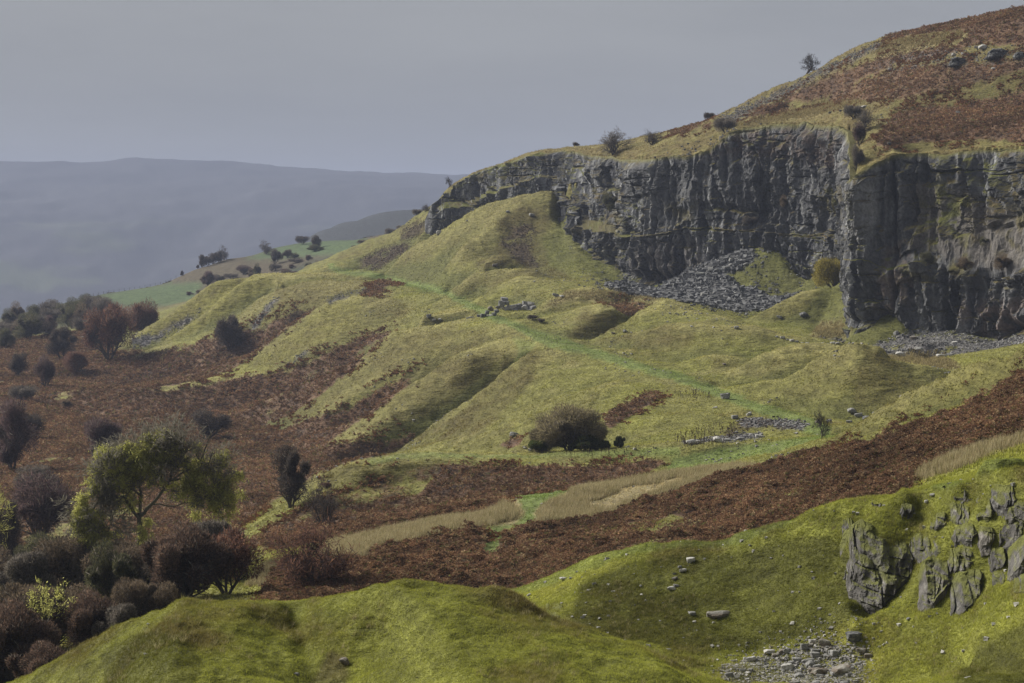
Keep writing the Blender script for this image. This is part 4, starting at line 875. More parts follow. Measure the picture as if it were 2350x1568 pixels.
# ------------------------------------------------------------------ stones
def planes_rock(seed, sub=3, flat=.75, nplane=13, rough=.03):
    r = np.random.default_rng(seed)
    import bmesh
    bm = bmesh.new(); bmesh.ops.create_icosphere(bm, subdivisions=sub, radius=1)
    v = np.array([x.co[:] for x in bm.verts]); f = np.array([[q.index for q in x.verts] for x in bm.faces]); bm.free()
    n = r.normal(size=(nplane, 3)); n /= np.linalg.norm(n, axis=1)[:, None]; n = np.concatenate([n, np.eye(3), -np.eye(3)])
    dd = r.uniform(.55, 1.0, len(n)); dots = v @ n.T
    rad = np.min(np.where(dots > .05, dd / np.maximum(dots, .05), 9), axis=1)
    v = v * np.clip(rad, 0, 1.35)[:, None]
    v = v * np.array([r.uniform(.85, 1.25), r.uniform(.7, 1), flat * r.uniform(.75, 1.15)])
    v += (rough * fbm(v[:, 0] * 3 + seed, v[:, 1] * 3, v[:, 2] * 3, 3, seed))[:, None] * v
    return v, f
ROCKS = {}
def rock_mesh(shape, tone):
    k = (shape, tone)
    if k not in ROCKS:
        v, f = planes_rock(300 + shape, 3, (.8, .6, .9, .5, .75, .65, .85, .55, .7, .45)[shape % 10], 9 + shape % 6)
        base = {'grey': (.20, .195, .19), 'pale': (.40, .385, .36), 'dark': (.085, .085, .088), 'brown': (.15, .125, .10)}[tone]
        g = 1 + .35 * fbm(v[:, 0] * 4 + shape, v[:, 1] * 4, v[:, 2] * 4, 3, 500)
        c = np.array(base)[None] * g[:, None]
        lich = sstep(.1, .4, fbm(v[:, 0] * 3, v[:, 1] * 3 + shape, v[:, 2] * 3, 3, 510) + .25 * v[:, 2])
        c = c * (1 - .5 * lich[:, None]) + np.array((.33, .33, .30)) * .5 * lich[:, None]
        ROCKS[k] = mesh_np('boulder', v, f, False, np.clip(c, .01, .8)); ROCKS[k].materials.append(M_stone)
    return ROCKS[k]
def tag(o, label, cat, group=None):
    o['label'] = label; o['category'] = cat
    if group: o['group'] = group
    return o
rr = random.Random(5)
NR = [0]
def rock(px, py, w, tone='grey', label='', group=None, cat='rock', name='boulder', h=None, sink=.25, shape=None, lift=0, dmin=30, d=None, yaw=None, at=None):
    """a stone w wide (survey units) standing at the sight line (px, py)"""
    if at is None:
        if d is None: d = ground_hit(px, py, dmin)
        if d is None: return None
        x = (px - CX) / F * d; z = float(gz_at(px, d))
    else:
        x, d, z = at
    W_ = w / F * d / 2 * 1.02
    H_ = (h / F * d / 2 * 1.25) if h else W_ * rr.uniform(.75, 1.0)
    o = bpy.data.objects.new(name, rock_mesh(shape if shape is not None else NR[0] * 7 % 10, tone)); COL.objects.link(o); NR[0] += 1
    o.location = (x, d, z + H_ * (.8 - sink * 1.6) * .8 + lift)
    o.scale = (W_, W_ * rr.uniform(.8, 1.1), H_ * (1.0 if h is None else 1.25)); o.rotation_euler = (rr.uniform(-.2, .2), rr.uniform(-.2, .2), rr.uniform(-.5, .5) if yaw is None else yaw)
    tag(o, label, cat, group)
    return o

SINGLE = [
 (1221, 500, 14, 'grey', 'grey boulder high on the brown side of the grassy tip', 500), (1072, 510, 6, 'pale', 'tiny pale stone on the upper ridge of the grassy tip', 500), (1007, 541, 17, 'pale', 'long whitish rock on the grass ridge of the big tip', 560),
 (1136, 614, 15, 'brown', 'brownish boulder at the foot of the big tip', 480), (1226, 648, 6, 'pale', 'small white stone on the little mound above the stone heap', 470), (1165, 488, 10, 'grey', 'pale grey stones breaking the crest of the big tip', 540),
 (1276, 683, 14, 'grey', 'grey rock on the bank to the right of the stone heap', 420), (1290, 686, 12, 'pale', 'pale rock on the bank beside the stone heap', 420),
 (984, 740, 14, 'grey', 'flat grey rock at the edge of the track bend', 400), (996, 738, 12, 'pale', 'pale stone in the turf beside the flat grey rock', 400), (1010, 741, 10, 'pale', 'small whitish stone beside the track bend', 400),
 (1408, 768, 10, 'brown', 'small brown rock low on the round mound', 360), (1434, 764, 13, 'grey', 'small grey rock on the round mound beside the brown one', 360), (1690, 756, 14, 'pale', 'pale flat rock on the grass below the boulder field', 360),
 (1587, 751, 8, 'pale', 'little white stone on top of the round grassy dome', 360), (1845, 730, 20, 'dark', 'dark block lying on grass below the cliff corner', 380), (1790, 736, 12, 'grey', 'grey stone on grass between boulder field and dark block', 380),
 (1662, 838, 9, 'brown', 'small brown rock on the side of the long mound', 300), (1664, 916, 26, 'grey', 'flat grey slab beside the green track', 255), (1642, 938, 13, 'pale', 'small pale slab below the flat slab by the track', 255),
 (1687, 962, 18, 'grey', 'low grey stone at the top edge of the gravel patch', 240), (1719, 954, 14, 'pale', 'pale low stone above the gravel patch', 240), (1876, 971, 14, 'brown', 'brown stone on turf near the small bent thorn', 240),
 (1902, 970, 14, 'grey', 'grey stone on turf between two others by the track', 240), (1947, 972, 16, 'grey', 'grey stone on turf where the track meets the slope', 240), (1955, 951, 20, 'grey', 'angular rock at the foot of the pointed mound', 262),
 (1972, 957, 18, 'grey', 'rock in the line of stones under the pointed mound', 262), (1992, 966, 26, 'dark', 'dark rock at the low end of the stone line', 262), (2010, 957, 22, 'grey', 'grey rock halfway along the stone line', 262), (2030, 950, 20, 'grey', 'rock near the upper end of the stone line', 262), (2052, 940, 22, 'dark', 'dark rock near the slope at the end of the stone line', 262),
 (2080, 920, 30, 'brown', 'large brown boulder lodged between pointed mound and slope', 262),
 (1178, 1003, 26, 'grey', 'tilted grey slab on grass beside the big round bush', 260), (1584, 1021, 22, 'pale', 'pale stones showing at the edge of the flat turf', 235), (1602, 1020, 16, 'pale', 'whitish stone on the edge of the flat turf', 235),
 (1646, 1016, 22, 'pale', 'broad pale stone below the gravel patch', 235), (1668, 1014, 18, 'grey', 'grey stone below the gravel patch', 235), (1700, 1012, 20, 'grey', 'flat stone low on the bank below the gravel', 235), (1740, 1008, 18, 'pale', 'pale stone on the bank right of the gravel', 235),
 (1841, 1040, 18, 'pale', 'pale stone at the upper edge of the bracken slope', 200),
 (1586, 1290, 24, 'pale', 'pale flat stone high on the dark side of the hollow', 90), (1568, 1316, 18, 'pale', 'upright pale stone on the dark side of the hollow', 90), (1560, 1304, 12, 'grey', 'small stone above the upright pale one', 90), (1548, 1334, 14, 'brown', 'brown stone in the middle of the slope in the hollow', 90),
 (1551, 1350, 15, 'grey', 'grey stone lowest but one on the hollow side', 90), (1541, 1358, 20, 'pale', 'pale flat stone lowest on the hollow side', 90), (1589, 1411, 15, 'grey', 'small stone beside the embedded slab in the hollow', 90), (1766, 1503, 27, 'pale', 'square pale block standing above the loose stones', 85),
 (1956, 1478, 34, 'dark', 'rounded dark boulder above the loose stones', 85), (1978, 1500, 32, 'brown', 'brown boulder leaning above the big slab', 85), (1993, 1510, 22, 'brown', 'small brown rock right of the big slab', 85), (1883, 1552, 40, 'brown', 'blocky brown boulder among the loose stones', 85),
 (2126, 1160, 13, 'pale', 'upright pale stone on the mossy crag top', 92), (2140, 1141, 14, 'pale', 'pale stone near the top of the mossy crag', 92), (2028, 1163, 10, 'pale', 'small pale stone on the shoulder above the crag', 92), (2086, 1427, 12, 'grey', 'small grey stone in moss below the crag pillars', 88),
 (2222, 1560, 14, 'pale', 'pale stone on the grassy slope in the bottom corner', 74), (1292, 1332, 16, 'pale', 'pale stone at the near end of the rim path', 95), (1310, 1330, 9, 'grey', 'little grey stone beside the rim path', 95), (1408, 1362, 12, 'pale', 'thin pale stone low on the hollow side', 90),
 (1364, 1345, 12, 'grey', 'grey stone on turf below the rim path', 92), (1214, 1369, 10, 'pale', 'pale stone where the rim path drops behind the mound', 92), (1470, 1348, 8, 'pale', 'little pale stone in the dark hollow side', 90),
 (340, 1435, 8, 'pale', 'tiny white stone on the near mossy mound', 55), (334, 1503, 12, 'pale', 'half buried stone low on the near mossy mound', 55), (790, 1528, 26, 'brown', 'flat worn rock in the turf of the near mound', 55), (682, 1550, 12, 'grey', 'small grey stone in the dip of the near mound', 55),
 (1983, 247, 13, 'pale', 'white boulder standing on the lip of the hillside', 400), (1976, 249, 9, 'pale', 'white stone beside the boulder on the hillside lip', 400), (2199, 263, 13, 'pale', 'pale rock in bracken on the upper hillside', 380), (2044, 163, 13, 'pale', 'pale rock in the scattered stones of the high hillside', 380),
 (2100, 158, 9, 'pale', 'small white rock in the middle of the high hillside', 380), (2188, 128, 14, 'pale', 'white rock above the high rock outcrop', 380), (2211, 128, 14, 'pale', 'white rock right above the high outcrop', 380), (2240, 114, 12, 'pale', 'whitish rock in the high band of stones', 380), (2256, 116, 22, 'pale', 'large white rock at the high edge of bracken', 380), (2284, 120, 12, 'pale', 'white rock beside the dark upper outcrop', 380),
 (2280, 160, 11, 'pale', 'pale rock in grass below the dark upper outcrop', 380), (2040, 333, 10, 'dark', 'dark stone at the cliff edge in bracken', 380), (2112, 270, 8, 'dark', 'small dark rock in the wide bracken bank', 380), (1930, 258, 10, 'dark', 'dark rock under the lip of the hillside', 400), (1905, 262, 8, 'dark', 'small dark hole-like rock under the grass lip', 400),
 (2058, 768, 16, 'grey', 'grey rock on rubble at the cliff corner', 330), (2108, 808, 22, 'pale', 'pale broken rock below the right-hand cliff', 330), (2095, 780, 18, 'brown', 'brown rock in rubble under the dark overhang', 330), (2066, 820, 22, 'pale', 'whitish rocks behind the pointed mound', 325), (2160, 832, 18, 'pale', 'pale rock behind the saddle of the pointed mound', 320), (2180, 822, 20, 'grey', 'grey rock on rubble behind the grassy saddle', 320), (2190, 792, 14, 'pale', 'small pale rock high on the rubble slope', 325),
 (1548, 652, 16, 'grey', 'grey block at the foot of the cliff beside boulder field', 440),
]
for px, py, w, tone, lab, dm in SINGLE:
    rock(px, py, w * 1.2, tone, lab, dmin=dm, sink=.18)
rock(1646, 1412, 70, 'brown', 'broad slab of rock embedded in the hollow side', h=30, sink=.55, shape=1, dmin=90, cat='rock slab', yaw=0)
rock(1932, 1546, 78, 'brown', 'biggest dark slab among the loose stones', h=40, sink=.3, shape=3, dmin=85, cat='rock slab', yaw=.1)

# heap of big stones by the track
d0 = ground_hit(1190, 712, 420)
def heap(spec, group, d0, sz0):
    for px, py, w, tone, lab in spec:
        w = w * 1.35
        x = (px - CX) / F * d0; z = (HY - py) / F * d0
        o = rock(px, py, w, tone, lab, group, 'stone', 'boulder', at=(x, d0 + rr.uniform(-1.0, 1.0) * sz0, z - w / F * d0 * .45), sink=.2, h=w * .82)
HS = []
nm = {0: 'bottom course', 1: 'second course', 2: 'third course', 3: 'crest'}
for lay, (y, x0, x1, k) in enumerate(((712, 1149, 1226, 8), (702, 1149, 1224, 8), (692, 1152, 1218, 6), (684, 1158, 1166, 1))):
    for i in range(k):
        px = x0 + (x1 - x0) * (i / max(1, k - 1)) + rr.uniform(-2, 2); w = rr.uniform(13, 20) * (1.15 if lay == 3 else 1)
        t = 'end' if i in (0, k - 1) and lay < 3 else 'middle'
        HS.append((px, y + rr.uniform(-2, 2) + (6 if lay == 2 and 1 < i < 4 else 0), w, 'pale' if rr.random() < .25 else 'grey', f'big grey stone in the {nm[lay]} of the heap beside the track' if lay < 3 else 'pointed stone crowning the heap beside the track'))
heap(HS, 'big stones heaped beside the track', d0, 1.0)
for lab in (0, 1): pass
d1 = ground_hit(1105, 728, 400)
HT = [(1073, 730, 16, 'dark'), (1083, 727, 15, 'pale'), (1091, 731, 15, 'grey'), (1099, 724, 16, 'dark'), (1104, 731, 16, 'grey'), (1110, 720, 19, 'dark'), (1125, 723, 20, 'pale'), (1118, 714, 16, 'dark'), (1133, 718, 15, 'grey'), (1139, 711, 16, 'grey'), (1126, 704, 16, 'brown'), (1143, 703, 12, 'brown')]
for px, py, w, tone in HT:
    w = w * 1.0
    rock(px, py, w, tone, 'white slab lying in the low tail of the stone heap' if w == 20 else 'stone in the low tail trailing from the heap', 'stones trailing from the heap beside the track' if w != 20 else None, 'stone', at=((px - CX) / F * d1, d1 + rr.uniform(-1, 1), (HY - py) / F * d1 - w / F * d1 * .4), h=w * .8)

def in_poly(px, py, poly):
    c = False
    for i in range(len(poly)):
        a, b = poly[i], poly[(i + 1) % len(poly)]
        if (a[1] > py) != (b[1] > py) and px < (b[0] - a[0]) * (py - a[1]) / (b[1] - a[1]) + a[0]: c = not c
    return c
# loose stones in the bottom of the near hollow
LP = [(1655, 1530), (1690, 1512), (1750, 1506), (1800, 1500), (1850, 1488), (1870, 1472), (1905, 1478), (1960, 1505), (1985, 1540), (1975, 1590), (1830, 1590), (1800, 1560), (1740, 1575), (1680, 1572)]
k = 0
while k < 105:
    px = rr.uniform(1650, 1990); py = rr.uniform(1465, 1590)
    if not in_poly(px, py, LP) or rr.random() > (.55 if px < 1750 else 1): continue
    w = rr.choice([10, 12, 14, 16, 18, 21, 25, 30])
    rock(px, py, w, rr.choice(['grey', 'grey', 'pale', 'brown', 'grey']), 'small loose stone in the scatter filling the bottom of the hollow', 'loose stones in the bottom of the hollow', 'stone', 'stone', dmin=84, sink=.3, h=w * rr.uniform(.6, .85)); k += 1
# the boulder field under the cliff: the bigger blocks
TP = [(1405, 658), (1440, 655), (1500, 672), (1548, 650), (1600, 612), (1660, 592), (1706, 585), (1725, 595), (1700, 625), (1650, 645), (1690, 662), (1740, 676), (1790, 695), (1780, 710), (1700, 712), (1600, 704), (1500, 688), (1430, 674)]
k = 0
while k < 75:
    px = rr.uniform(1400, 1850); py = rr.uniform(585, 715)
    if not in_poly(px, py, TP): continue
    rock(px, py, rr.choice([10, 12, 14, 17, 20, 26]), rr.choice(['dark', 'dark', 'grey']), 'dark angular block in the boulder field under the cliff', 'blocks of the boulder field under the cliff', 'boulder', dmin=435, sink=.3); k += 1
for i in range(14):
    t = i / 13; px = 1783 + 150 * t; py = 775 + 22 * math.sin(t * 2.2) - 6 * t
    rock(px, py, rr.choice([9, 11, 13, 15]), rr.choice(['grey', 'pale', 'brown']), 'stone in the low line of rubble on the quarry floor', 'stones in the line of rubble on the quarry floor', 'stone', dmin=355, sink=.3)

# small broken stone, too many to count
def rubble(weight, n, s0, s1, tone, far):
    s_ = sample(weight, n)
    size = s0 * (s1 / s0) ** (rng.random(n) ** 1.8)
    cube = np.array([(a, b, c) for a in (-1, 1) for b in (-1, 1) for c in (-1, 1)], float) * .5
    fc = np.array([(0, 1, 3, 2), (4, 6, 7, 5), (0, 4, 5, 1), (2, 3, 7, 6), (0, 2, 6, 4), (1, 5, 7, 3)])
    v = cube[None] * rng.uniform(.6, 1.1, (n, 8, 3)) * np.array([1.15, 1.0, .7])
    th = rng.random(n) * 6.28; tl = rng.normal(0, .35, n); c, s = np.cos(th)[:, None], np.sin(th)[:, None]; ct, st = np.cos(tl)[:, None], np.sin(tl)[:, None]
    x, y, z = v[..., 0], v[..., 1], v[..., 2]
    y, z = y * ct - z * st, y * st + z * ct
    x, y = x * c - y * s, x * s + y * c
    V = np.stack([x, y, z], -1) * size[:, None, None] + np.stack([s_[0], s_[1], s_[2] + size * .15], 1)[:, None]
    Fc = (fc[None] + 8 * np.arange(n)[:, None, None]).reshape(-1, 4)
    t = np.array(tone)[None] * rng.uniform(.6, 1.45, n)[:, None]
    me = mesh_np('rubble', V.reshape(-1, 3), Fc, False, np.repeat(t, 8, axis=0))
    o = link('rubble', me, M_stone); o['kind'] = 'stuff'
rubble(zw['scree'] * (Y > 84) * (Y < 100), 6000, .03, .16, (.24, .23, .22), 0)
rubble(zw['scree'] * (Y > 200) * (Y < 700), 20000, .08, .42, (.16, .155, .15), 1)
rubble(zw['talus'], 9000, .3, 1.3, (.12, .12, .122), 1)
rubble(np.clip(blur(zw['talus'], 16, 10, 2) * 2, 0, 1) * sstep(-.1, .4, n2g) * (zw['talus'] < .5), 2500, .12, .6, (.13, .13, .13), 1)
rubble(np.clip(blur(zw['scree'], 10, 8, 2) * 2, 0, 1) * (zw['scree'] < .4) * (Y > 84) * (Y < 102), 900, .03, .14, (.24, .23, .22), 1)
rubble(zw['earth'] * (Y > 200) * (Y < 740), 5000, .12, .35, (.09, .07, .055), 1)
rubble(bare * (Y > 190) * (Y < 560) * sstep(.35, .5, fbm(X / 9, Y / 9, gz / 5, 2, 777)), 1500, .1, .4, (.24, .23, .21), 1)
rubble(bare * (Y > 84) * (Y < 118) * (gx > 1150), 500, .04, .22, (.28, .27, .25), 0)
print('stones', NR[0], time.time() - T0)

# ------------------------------------------------------------------ rock outcrops
def outcrop(px, py_base, w, h, label, d=None, depth=None, seed=0, tone=(.15, .14, .135), moss=.5, dmin=30, lean=0, res=64, top_cut=0, cat='rock outcrop'):
    if d is None: d = ground_hit(px, py_base, dmin)
    s = d / F; Wm, Hm = w * s, h * s; Dm = depth or Wm * .7
    a = np.linspace(-1, 1, res)
    V = []; Fq = []; base = 0
    for ax, sg in ((0, 1), (0, -1), (1, 1), (1, -1), (2, 1), (2, -1)):
        u, v = np.meshgrid(a, a); p = np.zeros(u.shape + (3,)); o1, o2 = [(1, 2), (2, 0), (0, 1)][ax]
        p[..., ax] = sg; p[..., o1] = u; p[..., o2] = v * sg
        V.append(p.reshape(-1, 3)); q = np.arange(res * res).reshape(res, res) + base
        Fq.append(np.stack([q[:-1, :-1].ravel(), q[:-1, 1:].ravel(), q[1:, 1:].ravel(), q[1:, :-1].ravel()], 1)); base += res * res
    V = np.concatenate(V); Fq = np.concatenate(Fq)
    V = V / (np.sum(np.abs(V) ** 5, axis=1) ** .2)[:, None]
    N0 = V / np.linalg.norm(V, axis=1)[:, None]
    taper = 1 - .28 * np.clip(V[:, 2], -1, 1)
    P_ = V * np.array([Wm / 2, Dm / 2, Hm / 2]); P_[:, 0] *= taper; P_[:, 1] *= taper
    k = seed * 17.3
    wx = P_[:, 0] + .3 * vnoise(P_[:, 0] / .9 + k, P_[:, 1] / .9, P_[:, 2] / 1.4, 610)
    disp = .22 * Wm * fbm(P_[:, 0] / (Wm * .5) + k, P_[:, 1] / (Wm * .5), P_[:, 2] / (Hm * .6), 3, 600)
    for sc_, am in ((1.1, .38), (.5, .2), (.22, .08)):
        q = [np.floor(wx / sc_ + k).astype(np.int64), np.floor(P_[:, 1] / sc_).astype(np.int64), np.floor((P_[:, 2] + .15 * wx) / (sc_ * .8) + k).astype(np.int64)]
        disp += am * (_hash(q[0], q[1], q[2], 620) - .5) * min(1, Wm / 2)
    disp += .1 * fbm(P_[:, 0] / .25 + k, P_[:, 1] / .25, P_[:, 2] / .3, 3, 640)
    jt = np.abs(vnoise(wx / 1.0 + k, K0 := P_[:, 1] / 2, P_[:, 2] / 5, 650)); disp -= .3 * np.exp(-(jt / .05) ** 2)
    P_ = P_ + N0 * disp[:, None] * np.array([1, 1, .5])
    P_[:, 0] += lean * P_[:, 2]
    n_ = fbm(P_[:, 0] / .5 + k, P_[:, 1] / .5, P_[:, 2] / .5, 3, 660); n3_ = fbm(P_[:, 0] / .12 + k, P_[:, 1] / .12, P_[:, 2] / .12, 2, 661)
    c = np.array(tone)[None] * (1 + .45 * n_ + .3 * n3_)[:, None]
    l = sstep(.2, .5, n3_ + .4 * n_); c = c * (1 - .55 * l[:, None]) + np.array((.34, .33, .30)) * .55 * l[:, None]
    # mossy top
    m_ = sstep(.25, .6, N0[:, 2] + .5 * n_ - (1 - moss)) * (moss > 0)
    c = c * (1 - m_[:, None]) + np.array((.12, .125, .012)) * m_[:, None]
    me = mesh_np('rock_outcrop', P_, Fq, False, np.clip(c, .01, .7))
    o = link('rock_outcrop', me, M_rock); o.location = ((px - CX) * s, d + Dm * .18, (HY - py_base) * s + Hm * .46)
    tag(o, label, cat)
    return o
def crag(name, colm, label, seed, tone=(.118, .110, .102), sc_=.16, step=.035, rowsn=90, auto=False):
    """a broken rock face between a foot line and a brow line, bedded back into the bank"""
    nodes = np.array(colm, float)
    if auto:
        for i in range(len(nodes)):
            e = .45 if i in (0, len(nodes) - 1) else -.25
            a_, b_ = ground_hit(nodes[i, 0], nodes[i, 1], 84), ground_hit(nodes[i, 0], nodes[i, 3], 84)
            nodes[i, 2] = (a_ or 92) + e; nodes[i, 4] = max((b_ or 94) + e * .5, nodes[i, 2] + .2)
    fx = (nodes[:, 0] - CX) / F * nodes[:, 2]; L = np.concatenate([[0], np.cumsum(np.hypot(np.diff(fx), np.diff(nodes[:, 2])))])
    s = np.arange(0, L[-1], step); q = np.stack([np.interp(s, L, nodes[:, k]) for k in range(5)], 1)
    def P(py, d): return np.stack([(q[:, 0] - CX) / F * d, d, (HY - py) / F * d], 1)
    ft, tp = P(q[:, 1], q[:, 2]), P(q[:, 3], q[:, 4])
    lo = ft.copy(); lo[:, 2] -= .5; bk = tp.copy(); bk[:, 1] += 1.6; bk[:, 2] -= .5
    G_, tt = [], []
    for a_, b_, n_, k in ((lo, ft, 10, 0), (ft, tp, rowsn, 1), (tp, bk, 14, 2)):
        for i in range(n_): G_.append(a_ + (b_ - a_) * i / n_); tt.append(k + i / n_)
    G_.append(bk); tt.append(3.0)
    B = np.stack(G_, 0); T_ = np.broadcast_to(np.array(tt)[:, None], B.shape[:2]); S = np.broadcast_to(s[None], B.shape[:2]) + seed * 40.0; Zc = B[..., 2]
    u = S / sc_; v = Zc / sc_; K = np.zeros_like(u)
    uw = u + 2 * vnoise(u / 8, v / 10, K, seed)
    bulge = np.sin(np.pi * np.clip(T_ - 1, 0, 1)) * .25
    disp = 2.6 * fbm(u / 11, v / 12, K, 3, seed + 1) + 1.5 * (1 - 2 * np.abs(vnoise(uw / 5.6, v / 7, K, seed + 2))) + .9 * fbm(u / 1.8, v / 2.2, K, 4, seed + 3)
    for wd, ht, am in ((5.5, 6, 1.9), (2.4, 2.8, 1.1), (1.1, 1.2, .5)):
        bj = np.floor(v / ht + .6 * vnoise(u / wd / 3, v / ht / 3, K, seed + 4)); cc = np.floor(uw / wd + 5 * _hash(bj.astype(np.int64), 0 * bj.astype(np.int64), K.astype(np.int64), seed) + .5 * vnoise(uw / wd, v / ht, K, seed + 5))
        disp += am * (_hash(cc.astype(np.int64), bj.astype(np.int64), K.astype(np.int64), seed + 6) - .5)
    jt = np.abs(vnoise(uw / 5, v / 40, K, seed + 7)); disp -= 2.2 * np.exp(-(jt / .06) ** 2)
    bd = np.abs(vnoise(K, v / 5 + u * .03, u / 60, seed + 8)); disp -= 1.2 * np.exp(-(bd / .06) ** 2)
    ed = np.clip(np.minimum(S - S.min(), S.max() - S) / .35, 0, 1)
    fade = np.where(T_ < 1, .5, np.where(T_ > 2, np.clip(1 - (T_ - 2) * 1.5, 0, 1), 1)) * (.3 + .7 * ed)
    B = B.copy(); B[..., 1] -= (disp * sc_ + bulge) * fade - (1 - ed) * .9
    B[..., 0] += .05 * vnoise(u / 2, v / 2, K, seed + 9); B[..., 2] += .16 * fbm(u / 5, K, K, 3, seed + 10) * np.clip(T_ - 1.3, 0, .7)
    gu = np.gradient(B, axis=1); gw = np.gradient(B, axis=0); N = np.cross(gu, gw); N /= np.linalg.norm(N, axis=2)[..., None] + 1e-9
    up = N[..., 2]
    n1 = fbm(u / 6, v / 6, K, 3, seed + 11); n2 = fbm(u / 1.2, v / 1.2, K, 3, seed + 12)
    c = np.array(tone)[None, None] * (1 + .4 * n1 + .45 * n2)[..., None]
    c = mixc(c, (.28, .27, .25), sstep(.2, .55, n2 + .3 * n1) * .45)
    c = mixc(c, (.13, .135, .028), np.maximum(np.maximum(sstep(.5, .8, up + .25 * n2) * .9, .8 * sstep(.25, .5, n1)), sstep(1.66, 1.88, T_ + .30 * n1 + .1 * n2) * .95))
    nr_, nc_ = B.shape[:2]; ii = np.arange(nr_ * nc_, dtype=np.int32).reshape(nr_, nc_)
    qd = np.stack([ii[:-1, :-1].ravel(), ii[:-1, 1:].ravel(), ii[1:, 1:].ravel(), ii[1:, :-1].ravel()], 1)
    o = link(name, mesh_np(name, B.reshape(-1, 3), qd, False, np.clip(c, .01, .7).reshape(-1, 3)), M_rock)
    tag(o, label, 'rock face'); return o
crag('crag', [(1924, 1305, 101, 1262, 102.2), (1934, 1325, 98.8, 1248, 100.9), (1950, 1356, 97.2, 1207, 99.8), (1975, 1378, 96.2, 1188, 99.2), (2018, 1392, 95.6, 1212, 98.2), (2060, 1346, 96.0, 1222, 98.2), (2090, 1312, 96.4, 1230, 98.2), (2122, 1288, 97.4, 1246, 99)],
     'tall mossy-topped rock face overhanging the dark hollow', 31)
crag('crag', [(2098, 1416, 95, 1350, 96.6), (2106, 1414, 93, 1322, 95.4), (2125, 1404, 92.5, 1284, 94.8), (2150, 1376, 92.4, 1275, 94.8), (2175, 1344, 92.8, 1290, 94.4), (2200, 1322, 94.4, 1306, 95.4)],
     'pale lichened rock pillar rising from moss below the main rock face', 37, (.135, .125, .115))
crag('crag', [(2170, 1424, 93.5, 1350, 94.8), (2178, 1422, 91.5, 1330, 93.6), (2200, 1410, 91, 1310, 93.2), (2225, 1388, 90.8, 1308, 92.9), (2250, 1360, 90.9, 1304, 92.6), (2270, 1338, 92.5, 1322, 93.6)],
     'dark split rock pillars at the right end of the mossy crag', 43, (.105, .098, .092))
crag('crag', [(2300, 1330, 91, 1290, 92.5), (2314, 1326, 89.6, 1262, 91.6), (2336, 1300, 88.8, 1240, 91), (2360, 1270, 88.6, 1215, 90.8), (2420, 1250, 90.5, 1215, 92)],
     'grey rock edge jutting out where the bank meets the picture edge', 49)
crag('crag', [(2080, 1262, 97.6, 1236, 98.8), (2092, 1274, 96.4, 1226, 98.2), (2120, 1288, 95.4, 1224, 97.6), (2150, 1276, 95.0, 1236, 97.0), (2176, 1262, 96.2, 1244, 97.2)],
     'dark rock band under a moss cap joining the main face and the pillars', 79, sc_=.13, rowsn=60, auto=True)
crag('crag', [(2150, 1300, 94.8, 1262, 96.2), (2180, 1312, 93.6, 1262, 95.6), (2215, 1306, 92.9, 1250, 95.2), (2246, 1296, 93.4, 1262, 94.8)],
     'mossy rock shelf above the dark split pillars', 83, sc_=.12, rowsn=60, auto=True)
crag('crag', [(2262, 1300, 93, 1268, 94.2), (2276, 1312, 91.2, 1258, 93.4), (2300, 1300, 90.6, 1254, 92.8), (2318, 1288, 91.6, 1262, 92.8)],
     'low broken rock half sunk in moss between pillars and right edge', 89, sc_=.12, rowsn=60, auto=True)
crag('crag', [(2172, 1196, 99.5, 1160, 100.4), (2186, 1194, 97.6, 1152, 99.2), (2214, 1206, 96.8, 1158, 98.6), (2236, 1200, 97.6, 1172, 98.8)],
     'small dark rock step high on the mossy crag', 55, sc_=.12, rowsn=50, auto=True)
crag('crag', [(2232, 1190, 98.6, 1146, 99.6), (2244, 1186, 96.9, 1140, 98.8), (2268, 1184, 96.4, 1144, 98.4), (2282, 1176, 97.6, 1150, 98.8)],
     'blocky knob of rock near the crag summit', 61, sc_=.12, rowsn=50, auto=True)
crag('crag', [(2238, 1256, 95.6, 1222, 96.6), (2248, 1254, 93.9, 1208, 95.8), (2272, 1246, 93.8, 1210, 95.6), (2288, 1236, 95, 1216, 96.2)],
     'pale rock knob standing in moss above the pillars', 67, (.17, .155, .14), sc_=.12, rowsn=50, auto=True)
def quick_crag(x, y, w, h, label, seed, tone=(.098, .092, .088), lean=0):
    n = 5; r_ = random.Random(seed)
    crag('crag', [(x + w * (i / (n - 1) - .5) + lean * r_.uniform(0, 1), y - (h * .35 if i in (0, n - 1) else r_.uniform(0, .22) * h), 0, y - h * (.6 if i in (0, n - 1) else r_.uniform(.8, 1.05)), 0) for i in range(n)], label, seed, tone, sc_=.12, rowsn=56, auto=True)
quick_crag(2210, 1150, 70, 46, 'weathered rock rib cutting the turf at the crag summit', 101)
quick_crag(2300, 1170, 90, 60, 'wide rough rock step below the summit turf near the picture edge', 103)
quick_crag(2150, 1215, 64, 44, 'mossy rock lump between main face and summit knob', 107)
quick_crag(2210, 1250, 76, 52, 'grey rock bulge over the split pillars', 109, (.12, .112, .10))
quick_crag(2330, 1215, 70, 66, 'rugged grey rock wall at the picture edge under the summit', 113, (.12, .112, .10))
quick_crag(2342, 1370, 44, 70, 'rock fin at the picture edge beside the lower bank', 127)
quick_crag(2080, 1180, 46, 26, 'thin rock lip showing through the crag cap', 131)
quick_crag(2010, 1160, 40, 22, 'thin rock lip on the shoulder beside the main face', 137)
quick_crag(1944, 1250, 34, 60, 'dark rock corner at the outer end of the main face', 139)
quick_crag(2290, 1345, 50, 44, 'small mossy rock boss between pillars and edge wall', 149)
quick_crag(1268, 1420, 60, 34, 'dark broken turf bank where the hollow meets the near mound', 151, (.05, .04, .025))
